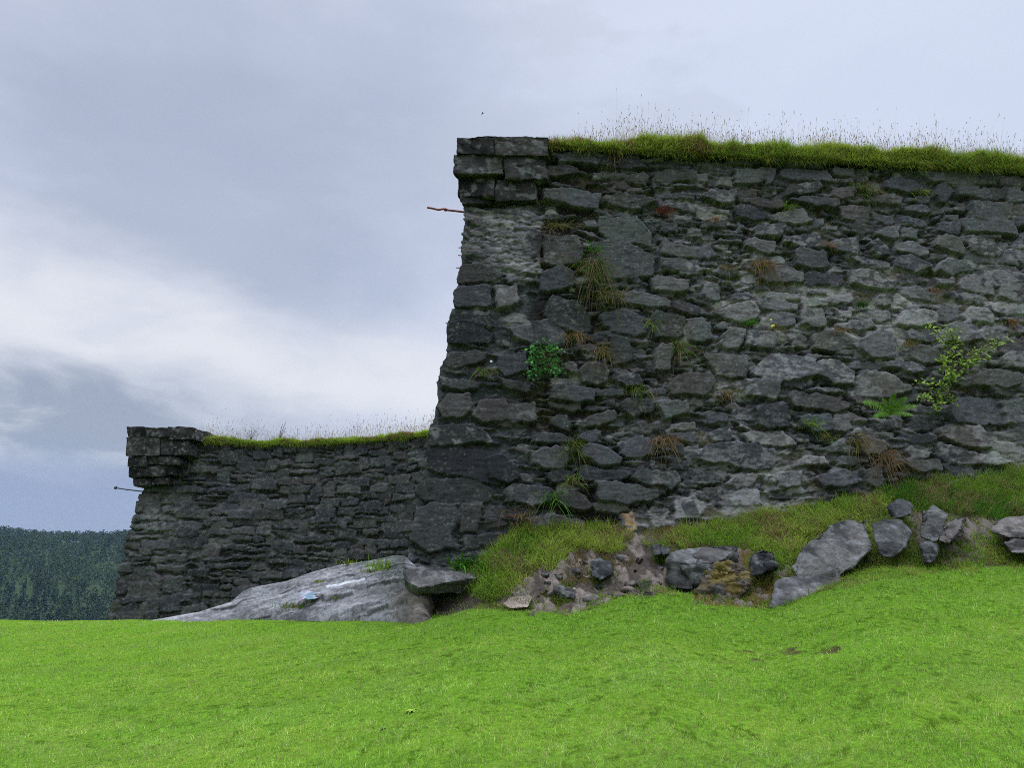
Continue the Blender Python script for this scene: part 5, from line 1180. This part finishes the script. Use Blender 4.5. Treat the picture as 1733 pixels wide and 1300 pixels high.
# ---------------------------------------------------------------- forest on the far hill
FR = np.random.default_rng(505)
ac = Acc()
nt_ = 5200
ang = np.radians(FR.uniform(-46, -17, nt_)); rad = FR.uniform(600, 1530, nt_)
tx, ty = rad * np.sin(ang), rad * np.cos(ang); tz = ground(tx, ty)
hgt_ = FR.uniform(9, 17, nt_); con = fbm2(tx * 0.012, ty * 0.012, 3, 7) + FR.normal(0, 0.12, nt_) > 0.56
m = 60
tn = fbm2(tx * 0.02, ty * 0.02, 3, 9)
bcol = np.where(con[:, None], np.array([0.014, 0.034, 0.022]), np.array([0.03, 0.052, 0.024])) * (0.6 + 0.8 * tn + FR.normal(0, 0.15, nt_))[:, None]
for cg in (True, False):
    I = np.where(con == cg)[0]; n = len(I)
    hh = FR.random((n, m)) ** (0.8 if cg else 1.0)
    if cg: rr_ = (1 - hh) * 0.23 + 0.02
    else: rr_ = 0.30 * np.sqrt(np.clip(1 - (2 * hh - 1) ** 2, 0.03, 1))
    an = FR.uniform(0, 2 * np.pi, (n, m)); kk_ = FR.uniform(0.6, 1.0, (n, m))
    H = hgt_[I][:, None]
    low_ = 0.08 if cg else 0.25
    cx = tx[I][:, None] + np.cos(an) * rr_ * kk_ * H; cy = ty[I][:, None] + np.sin(an) * rr_ * kk_ * H; cz = tz[I][:, None] + H * (low_ + (1 - low_) * hh)
    c = np.stack([cx, cy, cz], -1).reshape(-1, 3); N_ = len(c); sz = (np.repeat(hgt_[I], m) * FR.uniform(0.04, 0.085, N_))[:, None]
    a1 = FR.normal(0, 1, (N_, 3)); a1 /= np.linalg.norm(a1, axis=1)[:, None]; a2 = np.cross(a1, FR.normal(0, 1, (N_, 3))); a2 /= np.linalg.norm(a2, axis=1)[:, None]
    if cg: a1[:, 2] = -np.abs(a1[:, 2]) * 0.6
    v = np.stack([c - a1 * sz, c + a2 * sz * 0.8, c + a1 * sz, c - a2 * sz * 0.8], 1).reshape(-1, 3)
    cl3 = np.repeat(bcol[I], m, axis=0) * FR.uniform(0.75, 1.25, N_)[:, None]
    ac.add(v, np.arange(4 * N_).reshape(-1, 4), np.repeat(cl3, 4, axis=0))
tag(ac.build('forest', M_FOREST), 'dark mixed forest covering the distant hillside at the left', 'forest', kind='stuff')

# ---------------------------------------------------------------- air
hz = bpy.data.materials.new('haze_air'); hz.use_nodes = True
t = hz.node_tree
for n_ in list(t.nodes): t.nodes.remove(n_)
vp = t.nodes.new('ShaderNodeVolumePrincipled'); vp.inputs['Color'].default_value = (0.55, 0.75, 1.0, 1); vp.inputs['Density'].default_value = 0.00005
vp.inputs['Anisotropy'].default_value = 0.0
ou = t.nodes.new('ShaderNodeOutputMaterial'); t.links.new(vp.outputs[0], ou.inputs['Volume'])
S = 1660; zb_, zt_ = float(gz.min()) - 1, 175.0
v = np.array([(x, y, z) for z in (zb_, zt_) for x, y in ((-S, -S), (S, -S), (S, S), (-S, S))])
f = np.array([(3, 2, 1, 0), (4, 5, 6, 7), (0, 1, 5, 4), (1, 2, 6, 5), (2, 3, 7, 6), (3, 0, 4, 7)])
o = mesh('haze', v, f, hz, smooth=False)
tag(o, 'pale blue air haze', 'haze', kind='stuff')
